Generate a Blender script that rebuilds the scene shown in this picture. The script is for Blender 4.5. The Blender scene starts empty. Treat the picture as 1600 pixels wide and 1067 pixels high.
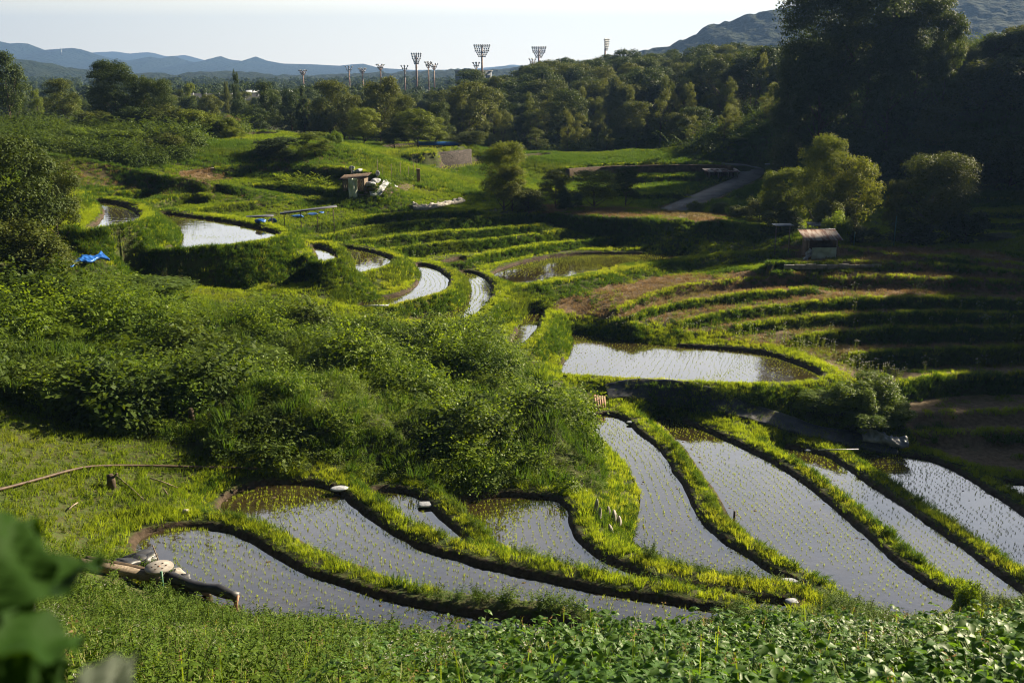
import bpy, math, random
import numpy as np
from mathutils import Vector, Matrix

# ------------------------------------------------------------------ camera, sky, sun, exposure
SC = bpy.context.scene
C = SC.collection
W0, H0, FPX = 1600.0, 1067.0, 1556.0
HORIZON = 112.0
PITCH = math.atan((H0/2-HORIZON)/FPX)
cam_d = bpy.data.cameras.new('camera')
cam = bpy.data.objects.new('camera', cam_d)
C.objects.link(cam)
cam_d.sensor_width = 36.0
cam_d.lens = 36.0*FPX/W0
cam_d.clip_start = 0.05
cam_d.clip_end = 20000
cam.location = (0, 0, 0)
cam.rotation_euler = (math.pi/2-PITCH, 0, 0)
cam_d.dof.use_dof = True
cam_d.dof.focus_distance = 55
cam_d.dof.aperture_fstop = 5.0
SC.camera = cam

SUN_AZ, SUN_EL = math.radians(55), math.radians(24)      # azimuth clockwise from +Y
SDIR = Vector((math.sin(SUN_AZ)*math.cos(SUN_EL), math.cos(SUN_AZ)*math.cos(SUN_EL), math.sin(SUN_EL)))
sl = bpy.data.lights.new('sun', 'SUN')
sl.energy = 5.0
sl.angle = math.radians(0.5)
sl.color = (1.0, 0.85, 0.62)
so = bpy.data.objects.new('sun', sl)
C.objects.link(so)
so.rotation_euler = (-SDIR).to_track_quat('-Z', 'Y').to_euler()
so.location = SDIR*500

world = bpy.data.worlds.new('World')
SC.world = world
world.use_nodes = True
nt = world.node_tree
nt.nodes.clear()
def wn(t, **k):
    n = nt.nodes.new(t)
    for a, b in k.items(): setattr(n, a, b)
    return n
def wl(a, b): nt.links.new(a, b)
def wmath(op, a, b=None, clamp=False):
    n = wn('ShaderNodeMath', operation=op, use_clamp=clamp)
    for i, v in enumerate((a, b)):
        if v is None: continue
        if isinstance(v, (int, float)): n.inputs[i].default_value = v
        else: wl(v, n.inputs[i])
    return n.outputs[0]
tc = wn('ShaderNodeTexCoord')
sep = wn('ShaderNodeSeparateXYZ'); wl(tc.outputs['Generated'], sep.inputs[0])
zz = wmath('MAXIMUM', sep.outputs['Z'], 0.0)
# sky brightness by elevation (hazy bright band above the horizon) in real sky directions
ramp = wn('ShaderNodeValToRGB'); wl(zz, ramp.inputs[0])
cr = ramp.color_ramp
SKYSTOPS = [(0.0, (1.08, .92, .66)), (0.06, (.96, .85, .60)), (0.11, (1.28, 1.28, 1.26)), (0.31, (1.02, 1.03, 1.06)),
            (0.41, (.50, .52, .58)), (0.52, (.15, .175, .24)), (1.0, (.04, .065, .12))]
while len(cr.elements) < len(SKYSTOPS): cr.elements.new(0.5)
for e, (p, c) in zip(cr.elements, SKYSTOPS):
    e.position = p; e.color = (*[v/2 for v in c], 1)
# brighter toward the sun's side, dull behind the camera
vd = wn('ShaderNodeVectorMath', operation='DOT_PRODUCT'); wl(tc.outputs['Generated'], vd.inputs[0])
hd = Vector((math.sin(math.radians(15)), math.cos(math.radians(15)), 0))
vd.inputs[1].default_value = hd
side = wn('ShaderNodeMapRange'); side.inputs[1].default_value = -0.2; side.inputs[2].default_value = 0.98
side.inputs[3].default_value = 0.08; side.inputs[4].default_value = 1.0
wl(vd.outputs['Value'], side.inputs[0])
side_p = wmath('POWER', side.outputs[0], 1.6)
# soft clouds
dv = wn('ShaderNodeVectorMath', operation='DIVIDE'); wl(tc.outputs['Generated'], dv.inputs[0])
za = wmath('ADD', zz, 0.12); cx = wn('ShaderNodeCombineXYZ')
for i in range(3): wl(za, cx.inputs[i])
wl(cx.outputs[0], dv.inputs[1])
noi = wn('ShaderNodeTexNoise'); noi.inputs['Scale'].default_value = 1.1; noi.inputs['Detail'].default_value = 6
wl(dv.outputs[0], noi.inputs['Vector'])
cm = wn('ShaderNodeMapRange'); cm.inputs[1].default_value = .38; cm.inputs[2].default_value = .68
cm.inputs[3].default_value = .72; cm.inputs[4].default_value = 1.22
wl(noi.outputs['Fac'], cm.inputs[0])
zl = wn('ShaderNodeMapRange'); zl.inputs[1].default_value = .05; zl.inputs[2].default_value = .2
wl(zz, zl.inputs[0])
cmx = wn('ShaderNodeMix'); cmx.data_type = 'FLOAT'; wl(zl.outputs[0], cmx.inputs[0]); cmx.inputs[2].default_value = 1.0
wl(cm.outputs[0], cmx.inputs[3])
k = wmath('MULTIPLY', side_p, cmx.outputs[0])
k = wmath('MULTIPLY', k, 2.0*10*0.93/1.41)
sc1 = wn('ShaderNodeVectorMath', operation='SCALE'); wl(ramp.outputs[0], sc1.inputs[0]); wl(k, sc1.inputs['Scale'])
sky = wn('ShaderNodeTexSky', sky_type='NISHITA', sun_disc=False)
sky.sun_elevation = SUN_EL; sky.sun_rotation = SUN_AZ; sky.dust_density = 2.0
sc2 = wn('ShaderNodeVectorMath', operation='SCALE'); wl(sky.outputs[0], sc2.inputs[0]); sc2.inputs['Scale'].default_value = 0.03
ad = wn('ShaderNodeVectorMath', operation='ADD'); wl(sc1.outputs[0], ad.inputs[0]); wl(sc2.outputs[0], ad.inputs[1])
bg = wn('ShaderNodeBackground'); wl(ad.outputs[0], bg.inputs[0]); bg.inputs[1].default_value = 0.1
wo = wn('ShaderNodeOutputWorld'); wl(bg.outputs[0], wo.inputs[0])

vs = SC.view_settings
vs.view_transform = 'Standard'
try: vs.look = 'None'
except Exception: pass
vs.exposure = 1.85; vs.gamma = 1.0; vs.use_curve_mapping = False
cy = SC.cycles
cy.use_denoising = True
cy.filter_width = 1.05
cy.max_bounces = 5; cy.diffuse_bounces = 2; cy.glossy_bounces = 2; cy.transmission_bounces = 3
cy.volume_bounces = 0; cy.transparent_max_bounces = 4
cy.caustics_reflective = False; cy.caustics_refractive = False
cy.sample_clamp_indirect = 3.0

# ------------------------------------------------------------------ maths helpers
ST, CT = math.sin(PITCH), math.cos(PITCH)
def ray(px, py):
    u = (np.asarray(px, float)-W0/2)/FPX; v = (H0/2-np.asarray(py, float))/FPX
    return u, CT+v*ST, -ST+v*CT
def at(px, py, z):
    """world point on level z below the eye, seen at this spot of the survey photograph"""
    dx, dy, dz = ray(px, py); t = z/dz
    return dx*t, dy*t
def at_dist(px, py, Y):
    dx, dy, dz = ray(px, py); t = Y/dy
    return float(dx*t), float(dz*t)
def proj(x, y, z):
    f = y*CT-z*ST; v = y*ST+z*CT
    f = np.maximum(f, .01)
    return W0/2+FPX*x/f, H0/2-FPX*v/f
def lerp(a, b, t): return a+(b-a)*t
def sstep(a, b, x):
    t = np.clip((x-a)/(b-a), 0, 1); return t*t*(3-2*t)
def vnoise(x, y, s, seed=0):
    x = np.asarray(x, float)/s+1000.5; y = np.asarray(y, float)/s+1000.5
    xi = np.floor(x).astype(np.int64); yi = np.floor(y).astype(np.int64)
    fx = x-xi; fy = y-yi; fx = fx*fx*(3-2*fx); fy = fy*fy*(3-2*fy)
    def h(a, b):
        n = (a*374761393+b*668265263+seed*1274126177) & 0x7fffffff
        n = ((n ^ (n >> 13))*1274126177) & 0x7fffffff
        return ((n ^ (n >> 16)) & 0xffff)/65535.0
    return lerp(lerp(h(xi, yi), h(xi+1, yi), fx), lerp(h(xi, yi+1), h(xi+1, yi+1), fx), fy)
def fbm(x, y, s, seed=0, o=3):
    r = 0; a = .5
    for i in range(o):
        r = r+a*vnoise(x, y, s/2**i, seed+i*7); a *= .5
    return r/(1-.5**o)
def catmull(pts, n=6, closed=True):
    P = np.array(pts, float); m = len(P); out = []
    for i in range(m if closed else m-1):
        g = (lambda k: P[k % m]) if closed else (lambda k: P[min(max(k, 0), m-1)])
        p0, p1, p2, p3 = g(i-1), g(i), g(i+1), g(i+2)
        for t in np.arange(n)/n:
            out.append(.5*((2*p1)+(-p0+p2)*t+(2*p0-5*p1+4*p2-p3)*t*t+(-p0+3*p1-3*p2+p3)*t**3))
    if not closed: out.append(P[-1])
    return np.array(out)
def inpoly(x, y, P):
    P = np.asarray(P, float); ins = np.zeros(np.shape(x), bool); j = len(P)-1
    for i in range(len(P)):
        xi, yi = P[i]; xj, yj = P[j]
        if yi != yj:
            c = ((yi > y) != (yj > y)) & (x < (xj-xi)*(y-yi)/(yj-yi)+xi)
            ins ^= c
        j = i
    return ins
def dist_poly(x, y, P, closed=True):
    P = np.asarray(P, float); D = np.full(np.shape(x), 1e9); m = len(P)
    for i in range(m if closed else m-1):
        a = P[i]; b = P[(i+1) % m]; d = b-a; L = (d*d).sum()+1e-12
        t = np.clip(((x-a[0])*d[0]+(y-a[1])*d[1])/L, 0, 1)
        D = np.minimum(D, (x-a[0]-t*d[0])**2+(y-a[1]-t*d[1])**2)
    return np.sqrt(D)

# ------------------------------------------------------------------ object helpers
def mesh_arrays(name, V, F, mat=None, attrs=None, smooth=False, mats=None, midx=None):
    V = np.asarray(V, np.float32).reshape(-1, 3)
    me = bpy.data.meshes.new(name)
    if isinstance(F, np.ndarray):
        n, k = F.shape; loops = F.ravel(); starts = np.arange(n)*k; tot = np.full(n, k)
    else:
        tot = np.array([len(f) for f in F]); n = len(F); loops = np.array([i for f in F for i in f])
        starts = np.concatenate(([0], np.cumsum(tot)[:-1])) if n else np.array([], int)
    me.vertices.add(len(V)); me.vertices.foreach_set('co', V.ravel())
    me.loops.add(len(loops)); me.loops.foreach_set('vertex_index', loops.astype(np.int32))
    me.polygons.add(n); me.polygons.foreach_set('loop_start', starts.astype(np.int32))
    me.polygons.foreach_set('loop_total', tot.astype(np.int32))
    if smooth: me.polygons.foreach_set('use_smooth', np.ones(n, bool))
    for m in (mats or ([mat] if mat else [])): me.materials.append(m)
    if midx is not None: me.polygons.foreach_set('material_index', np.asarray(midx, np.int32))
    for an, av in (attrs or {}).items():
        a = me.attributes.new(an, 'FLOAT', 'POINT'); a.data.foreach_set('value', np.asarray(av, np.float32).ravel())
    me.update(calc_edges=True)
    return me
def link(name, me, parent=None):
    o = bpy.data.objects.new(name, me); C.objects.link(o)
    if parent: o.parent = parent
    return o
def tag(o, label=None, cat=None, group=None, kind=None):
    if label: o['label'] = label
    if cat: o['category'] = cat
    if group: o['group'] = group
    if kind: o['kind'] = kind
    return o
def empty(name, loc=(0, 0, 0), rz=0, label=None, cat=None, group=None):
    o = bpy.data.objects.new(name, None); C.objects.link(o); o.location = loc; o.rotation_euler = (0, 0, rz)
    o.empty_display_size = .2
    return tag(o, label, cat, group)

class MB:
    """collects boxes, tubes, sheets; build() links them as one mesh"""
    def __init__(s): s.v = []; s.f = []
    def add(s, V, F):
        k = len(s.v); s.v += [tuple(map(float, p)) for p in V]; s.f += [[i+k for i in f] for f in F]; return s
    def box(s, c, d, rz=0, M=None):
        x, y, z = [q/2 for q in d]
        V = [Vector(p) for p in ((-x,-y,-z),(x,-y,-z),(x,y,-z),(-x,y,-z),(-x,-y,z),(x,-y,z),(x,y,z),(-x,y,z))]
        R = M if M is not None else Matrix.Rotation(rz, 3, 'Z')
        return s.add([R@p+Vector(c) for p in V], [(0,3,2,1),(4,5,6,7),(0,1,5,4),(1,2,6,5),(2,3,7,6),(3,0,4,7)])
    def tube(s, pts, r, n=8, cap=True):
        pts = [Vector(p) for p in pts]; m = len(pts)
        if isinstance(r, (int, float)): r = [r]*m
        V = []; F = []
        for i, p in enumerate(pts):
            d = (pts[min(i+1, m-1)]-pts[max(i-1, 0)]).normalized()
            a = d.cross(Vector((0, 0, 1)) if abs(d.z) < .9 else Vector((1, 0, 0))).normalized(); b = d.cross(a)
            for k in range(n):
                t = 2*math.pi*k/n; V.append(p+(a*math.cos(t)+b*math.sin(t))*r[i])
        for i in range(m-1):
            for k in range(n):
                F.append((i*n+k, i*n+(k+1) % n, (i+1)*n+(k+1) % n, (i+1)*n+k))
        if cap: F += [tuple(range(n))[::-1], tuple(range((m-1)*n, m*n))]
        return s.add(V, F)
    def lathe(s, prof, c=(0, 0, 0), n=20):
        V = []; F = []
        for r, z in prof:
            for k in range(n):
                t = 2*math.pi*k/n; V.append((c[0]+r*math.cos(t), c[1]+r*math.sin(t), c[2]+z))
        for i in range(len(prof)-1):
            for k in range(n): F.append((i*n+k, i*n+(k+1) % n, (i+1)*n+(k+1) % n, (i+1)*n+k))
        F += [tuple(range(n))[::-1], tuple(range((len(prof)-1)*n, len(prof)*n))]
        return s.add(V, F)
    def build(s, name, mat, parent=None, smooth=False, bevel=0):
        me = mesh_arrays(name, np.array(s.v), s.f, mat, smooth=smooth)
        o = link(name, me, parent)
        if bevel:
            b = o.modifiers.new('b', 'BEVEL'); b.width = bevel; b.segments = 2
        return o

# ------------------------------------------------------------------ materials
def newmat(name):
    m = bpy.data.materials.new(name); m.use_nodes = True; m.node_tree.nodes.clear(); return m
class N:
    def __init__(s, m): s.t = m.node_tree
    def __call__(s, ty, **k):
        n = s.t.nodes.new(ty)
        for a, b in k.items(): setattr(n, a, b)
        return n
    def l(s, a, b): s.t.links.new(a, b)
def mixcol(n, fac, a, b, blend='MIX'):
    x = n('ShaderNodeMix'); x.data_type = 'RGBA'; x.blend_type = blend
    for i, v in ((0, fac), (6, a), (7, b)):
        if isinstance(v, (int, float)): x.inputs[i].default_value = v
        elif isinstance(v, tuple): x.inputs[i].default_value = (*v, 1)
        else: n.l(v, x.inputs[i])
    return x.outputs[2]
def noise_fac(n, scale, lo=.35, hi=.65, detail=4, vec=None):
    t = n('ShaderNodeTexNoise'); t.inputs['Scale'].default_value = scale; t.inputs['Detail'].default_value = detail
    if vec is None:
        g = n('ShaderNodeNewGeometry'); vec = g.outputs['Position']
    n.l(vec, t.inputs['Vector'])
    r = n('ShaderNodeMapRange'); r.inputs[1].default_value = lo; r.inputs[2].default_value = hi
    n.l(t.outputs['Fac'], r.inputs[0]); return r.outputs[0]
def leafmat(name, c1, c2, c3=None, trans=.4, rough=.6, spec=.10, tcol=(1.35, 1.25, .5), patch=9.0):
    """leaf colours: per-plant and per-leaf variety between c1 and c2, odd leaves c3"""
    m = newmat(name); n = N(m)
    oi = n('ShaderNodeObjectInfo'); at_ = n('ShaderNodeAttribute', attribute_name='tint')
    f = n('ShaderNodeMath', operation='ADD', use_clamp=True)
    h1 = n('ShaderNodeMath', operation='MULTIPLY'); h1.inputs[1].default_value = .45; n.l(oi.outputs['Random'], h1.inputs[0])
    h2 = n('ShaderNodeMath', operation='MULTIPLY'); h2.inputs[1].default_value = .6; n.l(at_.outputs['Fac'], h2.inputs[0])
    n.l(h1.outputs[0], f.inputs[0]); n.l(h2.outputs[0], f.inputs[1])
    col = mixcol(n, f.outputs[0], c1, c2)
    if c3:
        big = noise_fac(n, 1/patch, .5, .75, 3)
        hb = n('ShaderNodeMath', operation='MULTIPLY'); hb.inputs[1].default_value = .8; n.l(big, hb.inputs[0])
        col = mixcol(n, hb.outputs[0], col, c3)
    p = n('ShaderNodeBsdfPrincipled'); n.l(col, p.inputs['Base Color'])
    p.inputs['Roughness'].default_value = rough; p.inputs['Specular IOR Level'].default_value = spec
    tr = n('ShaderNodeBsdfTranslucent'); tcv = mixcol(n, 1.0, col, tcol, 'MULTIPLY'); n.l(tcv, tr.inputs[0])
    mx = n('ShaderNodeMixShader'); mx.inputs[0].default_value = trans
    n.l(p.outputs[0], mx.inputs[1]); n.l(tr.outputs[0], mx.inputs[2])
    o = n('ShaderNodeOutputMaterial'); n.l(mx.outputs[0], o.inputs[0]); return m
def plain(name, c1, c2=None, scale=6, rough=.8, metal=0, bump=.0, bscale=20, spec=.3, stretch=None):
    m = newmat(name); n = N(m); p = n('ShaderNodeBsdfPrincipled')
    vec = None
    tcn = n('ShaderNodeTexCoord'); vec = tcn.outputs['Object']
    if stretch:
        mp = n('ShaderNodeMapping'); mp.inputs['Scale'].default_value = stretch; n.l(vec, mp.inputs[0]); vec = mp.outputs[0]
    if c2: n.l(mixcol(n, noise_fac(n, scale, vec=vec), c1, c2), p.inputs['Base Color'])
    else: p.inputs['Base Color'].default_value = (*c1, 1)
    p.inputs['Roughness'].default_value = rough; p.inputs['Metallic'].default_value = metal
    p.inputs['Specular IOR Level'].default_value = spec
    if bump:
        t = n('ShaderNodeTexNoise'); t.inputs['Scale'].default_value = bscale; t.inputs['Detail'].default_value = 5
        n.l(vec, t.inputs['Vector']); b = n('ShaderNodeBump'); b.inputs['Strength'].default_value = bump
        n.l(t.outputs['Fac'], b.inputs['Height']); n.l(b.outputs[0], p.inputs['Normal'])
    o = n('ShaderNodeOutputMaterial'); n.l(p.outputs[0], o.inputs[0]); return m

M = {}
M['grass'] = leafmat('grass_blades', (.055, .11, .010), (.18, .25, .025), (.22, .25, .04), trans=.6, patch=7)
M['grass_bright'] = leafmat('young_grass', (.12, .20, .012), (.28, .345, .035), (.30, .32, .05), trans=.65, patch=6)
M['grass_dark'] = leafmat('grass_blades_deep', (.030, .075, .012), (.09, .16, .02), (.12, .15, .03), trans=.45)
M['dry'] = leafmat('dry_grass', (.16, .11, .055), (.30, .22, .11), (.12, .15, .04), trans=.35, tcol=(1.1, 1, .8))
M['seedling'] = leafmat('rice_leaf', (.19, .27, .03), (.33, .41, .05), None, trans=.5)
M['weed'] = leafmat('weed_leaf', (.05, .105, .008), (.18, .26, .018), (.14, .20, .03), trans=.52, rough=.5, spec=.16, patch=5)
M['kudzu'] = leafmat('broad_leaf', (.04, .11, .015), (.11, .21, .03), (.13, .2, .03), trans=.42, rough=.48, spec=.2, patch=3)
M['tree_a'] = leafmat('tree_leaf_olive', (.035, .06, .012), (.12, .14, .025), None, trans=.32)
M['scrub'] = leafmat('scrub_leaf', (.022, .05, .008), (.085, .13, .016), (.10, .14, .02), trans=.38, patch=5)
M['tree_y'] = leafmat('tree_leaf_fresh', (.07, .115, .012), (.19, .22, .026), None, trans=.4)
M['herb'] = leafmat('herb_leaf', (.035, .085, .01), (.13, .20, .02), (.09, .15, .02), trans=.4, patch=3)
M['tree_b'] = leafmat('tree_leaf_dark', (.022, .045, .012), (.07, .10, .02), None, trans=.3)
M['tree_c'] = leafmat('tree_leaf_yellow', (.055, .095, .012), (.16, .20, .025), None, trans=.36)
M['bamboo'] = leafmat('bamboo_leaf', (.045, .075, .02), (.15, .17, .04), None, trans=.36)
M['flower'] = plain('white_blossom', (.7, .68, .62), rough=.7)
M['bark'] = plain('bark', (.05, .035, .025), (.10, .075, .05), 8, .95, bump=.5)
M['stem'] = plain('stem', (.10, .14, .03), (.16, .16, .05), 8, .8)
M['wood_old'] = plain('weathered_wood', (.13, .10, .07), (.26, .21, .16), 5, .9, bump=.4, stretch=(1, 1, 8))
M['white_bag'] = plain('white_bag', (.27, .29, .33), (.50, .52, .56), 6, .55, bump=.3, bscale=9)
M['concrete'] = plain('concrete', (.22, .21, .2), (.34, .33, .31), 3, .92, bump=.3)
M['rust'] = plain('rust_iron', (.20, .10, .06), (.36, .20, .13), 6, .6, metal=.3, bump=.2)
M['steel'] = plain('brown_steel', (.14, .085, .06), (.2, .12, .085), 1, .6, metal=.2)
M['lamp'] = plain('lamp_glass_housing', (.12, .13, .14), (.3, .31, .32), 2, .35, metal=.4)
M['blue'] = plain('blue_tarp', (.01, .07, .30), (.02, .14, .5), 5, .45, bump=.5, bscale=5)
M['black_sheet'] = plain('black_sheet', (.012, .013, .017), (.035, .037, .045), 2.5, .5, bump=.6, bscale=4, spec=.5)
M['reel'] = plain('weathered_reel', (.20, .18, .16), (.36, .34, .31), 4, .85, bump=.3)
M['canvas'] = plain('faded_canvas', (.42, .47, .36), (.62, .66, .55), 1.2, .75, bump=.6, bscale=3)
M['stone'] = plain('stone', (.26, .24, .21), (.46, .44, .40), 3, .9, bump=.5)
M['asphalt'] = plain('road_concrete', (.09, .088, .086), (.15, .147, .142), .6, .9, bump=.2, bscale=3)
M['soil'] = plain('soil', (.07, .048, .032), (.13, .09, .06), 2, .95, bump=.6, bscale=6)
M['building'] = plain('building_wall', (.10, .12, .15), (.16, .18, .2), .2, .7)
M['white_paint'] = plain('white_paint', (.6, .64, .68), (.72, .75, .78), 1, .5)
M['glass'] = plain('window_glass', (.03, .04, .06), rough=.1, spec=.8)
M['orange_board'] = plain('faded_orange_board', (.22, .13, .08), (.32, .20, .13), 5, .8)
M['green_paint'] = plain('green_paint', (.04, .13, .08), (.06, .18, .11), 3, .5)
M['pipe'] = plain('brown_pipe', (.05, .032, .022), (.10, .065, .042), 4, .6)
M['plain_leaf'] = leafmat('near_leaf', (.012, .035, .007), (.025, .06, .01), None, trans=.35, rough=.6, spec=.04, tcol=(1.6, 1.5, .3))
M['pale_leaf'] = leafmat('near_leaf_underside', (.05, .07, .05), (.08, .10, .07), None, trans=.3, rough=.5, tcol=(1, 1, .8))

def ground_mat():
    m = newmat('ground_soil_grass'); n = N(m)
    g1 = noise_fac(n, .35); g2 = noise_fac(n, 4.0)
    a = mixcol(n, g1, (.035, .06, .012), (.07, .09, .02)); a = mixcol(n, g2, a, (.05, .05, .02))
    dry = n('ShaderNodeAttribute', attribute_name='dry'); mud = n('ShaderNodeAttribute', attribute_name='mud')
    d = mixcol(n, g2, (.11, .075, .045), (.20, .14, .085))
    a = mixcol(n, dry.outputs['Fac'], a, d)
    md = mixcol(n, g2, (.035, .025, .016), (.075, .055, .038))
    a = mixcol(n, mud.outputs['Fac'], a, md)
    p = n('ShaderNodeBsdfPrincipled'); n.l(a, p.inputs['Base Color']); p.inputs['Roughness'].default_value = .95
    p.inputs['Specular IOR Level'].default_value = .15
    t = n('ShaderNodeTexNoise'); t.inputs['Scale'].default_value = 5; t.inputs['Detail'].default_value = 6
    ge = n('ShaderNodeNewGeometry'); n.l(ge.outputs['Position'], t.inputs['Vector'])
    b = n('ShaderNodeBump'); b.inputs['Strength'].default_value = .6; b.inputs['Distance'].default_value = .1
    n.l(t.outputs['Fac'], b.inputs['Height']); n.l(b.outputs[0], p.inputs['Normal'])
    o = n('ShaderNodeOutputMaterial'); n.l(p.outputs[0], o.inputs[0]); return m
M['ground'] = ground_mat()
def water_mat():
    m = newmat('paddy_water'); n = N(m)
    c = mixcol(n, noise_fac(n, .5), (.026, .020, .008), (.042, .032, .014))
    p = n('ShaderNodeBsdfPrincipled'); n.l(c, p.inputs['Base Color'])
    p.inputs['Roughness'].default_value = .035; p.inputs['IOR'].default_value = 2.6
    t = n('ShaderNodeTexNoise'); t.inputs['Scale'].default_value = 1.6; t.inputs['Detail'].default_value = 3
    ge = n('ShaderNodeNewGeometry'); n.l(ge.outputs['Position'], t.inputs['Vector'])
    b = n('ShaderNodeBump'); b.inputs['Strength'].default_value = .10; b.inputs['Distance'].default_value = .05
    n.l(t.outputs['Fac'], b.inputs['Height']); n.l(b.outputs[0], p.inputs['Normal'])
    o = n('ShaderNodeOutputMaterial'); n.l(p.outputs[0], o.inputs[0]); return m
M['water'] = water_mat()
def canopy_mat(name, c1, c2, s1, s2, bumpd):
    m = newmat(name); n = N(m)
    a = mixcol(n, noise_fac(n, s1, .3, .7, 5), c1, c2)
    p = n('ShaderNodeBsdfPrincipled'); n.l(a, p.inputs['Base Color']); p.inputs['Roughness'].default_value = 1
    p.inputs['Specular IOR Level'].default_value = .05
    t = n('ShaderNodeTexNoise'); t.inputs['Scale'].default_value = s2; t.inputs['Detail'].default_value = 5
    ge = n('ShaderNodeNewGeometry'); n.l(ge.outputs['Position'], t.inputs['Vector'])
    b = n('ShaderNodeBump'); b.inputs['Strength'].default_value = 1; b.inputs['Distance'].default_value = bumpd
    n.l(t.outputs['Fac'], b.inputs['Height']); n.l(b.outputs[0], p.inputs['Normal'])
    o = n('ShaderNodeOutputMaterial'); n.l(p.outputs[0], o.inputs[0]); return m
# ------------------------------------------------------------------ the lie of the land
# paddies: (name, level below the eye, far-edge outline, near-edge outline, water seen, seedling spacing)
PAD = {
 'A': (-17.0, [(212,858),(216,845),(232,836),(255,830),(290,826),(330,827),(365,836),(400,852),(440,876),(490,900),(550,922),(620,941),(700,957),(780,968),(850,977),(900,985)],
       [(860,1010),(700,1010),(560,1003),(460,990),(400,965),(350,948),(310,928),(275,905),(245,888),(222,876)]),
 'B': (-17.6, [(345,800),(352,782),(375,768),(405,760),(440,756),(480,758),(508,763),(530,772),(545,786),(570,806),(600,828),(640,850),(690,868),(760,888),(840,905),(930,925),(1010,938),(1090,951),(1125,960)],
       [(1060,985),(960,985),(860,968),(780,948),(700,929),(620,908),(560,884),(500,860),(450,838),(400,819),(365,808)]),
 'C': (-18.1, [(580,772),(600,767),(630,770),(652,779),(668,793),(690,815),(716,838),(726,852)],
       [(705,850),(665,834),(628,812),(600,792)]),
 'D': (-18.8, [(708,790),(730,782),(765,778),(800,776),(840,778),(868,783),(884,797),(888,820),(902,846),(930,868),(970,888),(1020,906),(1080,920),(1140,932),(1200,940),(1240,946)],
       [(1200,958),(1130,944),(1060,932),(980,918),(900,898),(840,877),(790,854),(752,826),(725,803)]),
 'E': (-20.2, [(920,655),(935,650),(955,650),(975,658),(1000,680),(1030,705),(1050,735),(1075,775),(1090,810),(1120,840),(1165,870),(1200,893),(1250,915),(1270,930)],
       [(1220,935),(1150,912),(1100,896),(1040,877),(1003,866),(985,855),(989,835),(1000,800),(1002,772),(992,748),(972,718),(945,690)]),
 'F': (-20.9, [(1025,655),(1060,658),(1100,672),(1150,695),(1200,720),(1240,745),(1280,775),(1320,810),(1360,845),(1400,880),(1450,915),(1490,940)],
       [(1440,965),(1350,955),(1290,935),(1235,905),(1195,878),(1165,850),(1148,820),(1128,782),(1100,742),(1070,702),(1042,672)]),
 'G': (-21.5, [(1215,700),(1250,703),(1290,712),(1315,728),(1350,752),(1400,785),(1450,820),(1500,855),(1560,900),(1600,935)],
       [(1530,945),(1480,908),(1430,872),(1380,832),(1340,795),(1300,757),(1270,736),(1235,715)]),
 'H': (-22.0, [(1335,715),(1365,712),(1400,712),(1445,718),(1480,730),(1530,760),(1570,785),(1610,815),(1680,870),(1730,925)],
       [(1660,930),(1600,899),(1550,877),(1500,837),(1450,797),(1400,757),(1365,733)]),
 'I': (-22.4, [(1560,758),(1600,757),(1680,775),(1750,820)], [(1700,830),(1640,803),(1600,784),(1575,772)]),
 'P8': (-19.3, [(893,522),(910,522),(960,530),(1040,540),(1120,546),(1190,553),(1235,565),(1277,583)],
        [(1270,594),(1200,600),(1100,599),(1000,594),(940,590),(880,585),(887,560),(893,540)]),
 'P7': (-18.15, [(826,489),(845,490),(842,502),(833,520),(815,538)], [(799,545),(806,525),(816,505)]),
 'P6': (-17.0, [(722,426),(742,428),(758,436),(767,448),(767,462),(756,478),(741,492),(730,498),(700,503),(660,504)],
        [(645,500),(700,488),(722,479),(734,462),(732,445),(724,434)]),
 'P5': (-16.1, [(652,415),(670,417),(688,425),(700,438),(698,450),(685,459),(660,467),(630,475),(590,483)],
        [(548,480),(590,469),(625,461),(647,451),(656,438),(655,425)]),
 'P4': (-15.0, [(532,387),(560,390),(590,397),(607,403),(609,410),(600,418),(580,425),(556,430),(500,440),(440,451)],
        [(430,449),(500,434),(545,425),(554,415),(552,402),(542,393)]),
 'P3': (-13.5, [(490,387),(505,389),(519,397),(523,405),(513,410),(499,411)], [(496,398)]),
 'P2': (-12.2, [(255,335),(300,340),(350,347),(400,357),(431,365),(427,372),(400,379),(340,387),(270,393)],
        [(262,392),(282,378),(281,362),(268,348)]),
 'P1': (-10.5, [(150,316),(190,321),(210,331),(218,342),(206,351),(180,358),(148,362)], [(140,360),(158,345),(163,330)]),
 'P0': (-9.5, [(86,301),(100,302),(104,308),(96,315),(83,318)], [(80,316),(88,308)]),
 'Q': (-17.0, [(772,430),(800,416),(850,404),(900,398),(960,397),(1030,397),(1080,399)],
       [(1060,405),(980,416),(912,430),(860,439),(808,446)]),
 'T': (-16.55, [(690,412),(715,405),(735,406)], [(720,412),(700,415)]),
 'W1': (-10.8, [(598,230),(640,227),(690,228),(722,230)], [(675,237),(640,239),(608,236)]),
 'W2': (-12.6, [(682,268),(690,261),(720,255),(758,251)], [(752,260),(730,264),(700,269)]),
 'W3': (-12.0, [(812,245),(850,242)], [(854,246),(818,250)]),
 'W4': (-8.5, [(376,211),(400,209),(432,210)], [(425,214),(385,215)]),
}
class Pad: pass
PADS = []
for k_, (z_, far_, near_) in PAD.items():
    p = Pad(); p.k = k_; p.z = z_
    w = np.array([at(a, b, z_) for a, b in far_+near_])
    nf = len(far_)
    p.P = catmull(w, 6); p.far = catmull(w[:nf], 6, closed=False)
    p.area = abs(np.sum(p.P[:,0]*np.roll(p.P[:,1],-1)-p.P[:,1]*np.roll(p.P[:,0],-1)))/2
    p.bund = .21 if z_ < -11 and k_[0] != 'W' else .25
    PADS.append(p)

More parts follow.
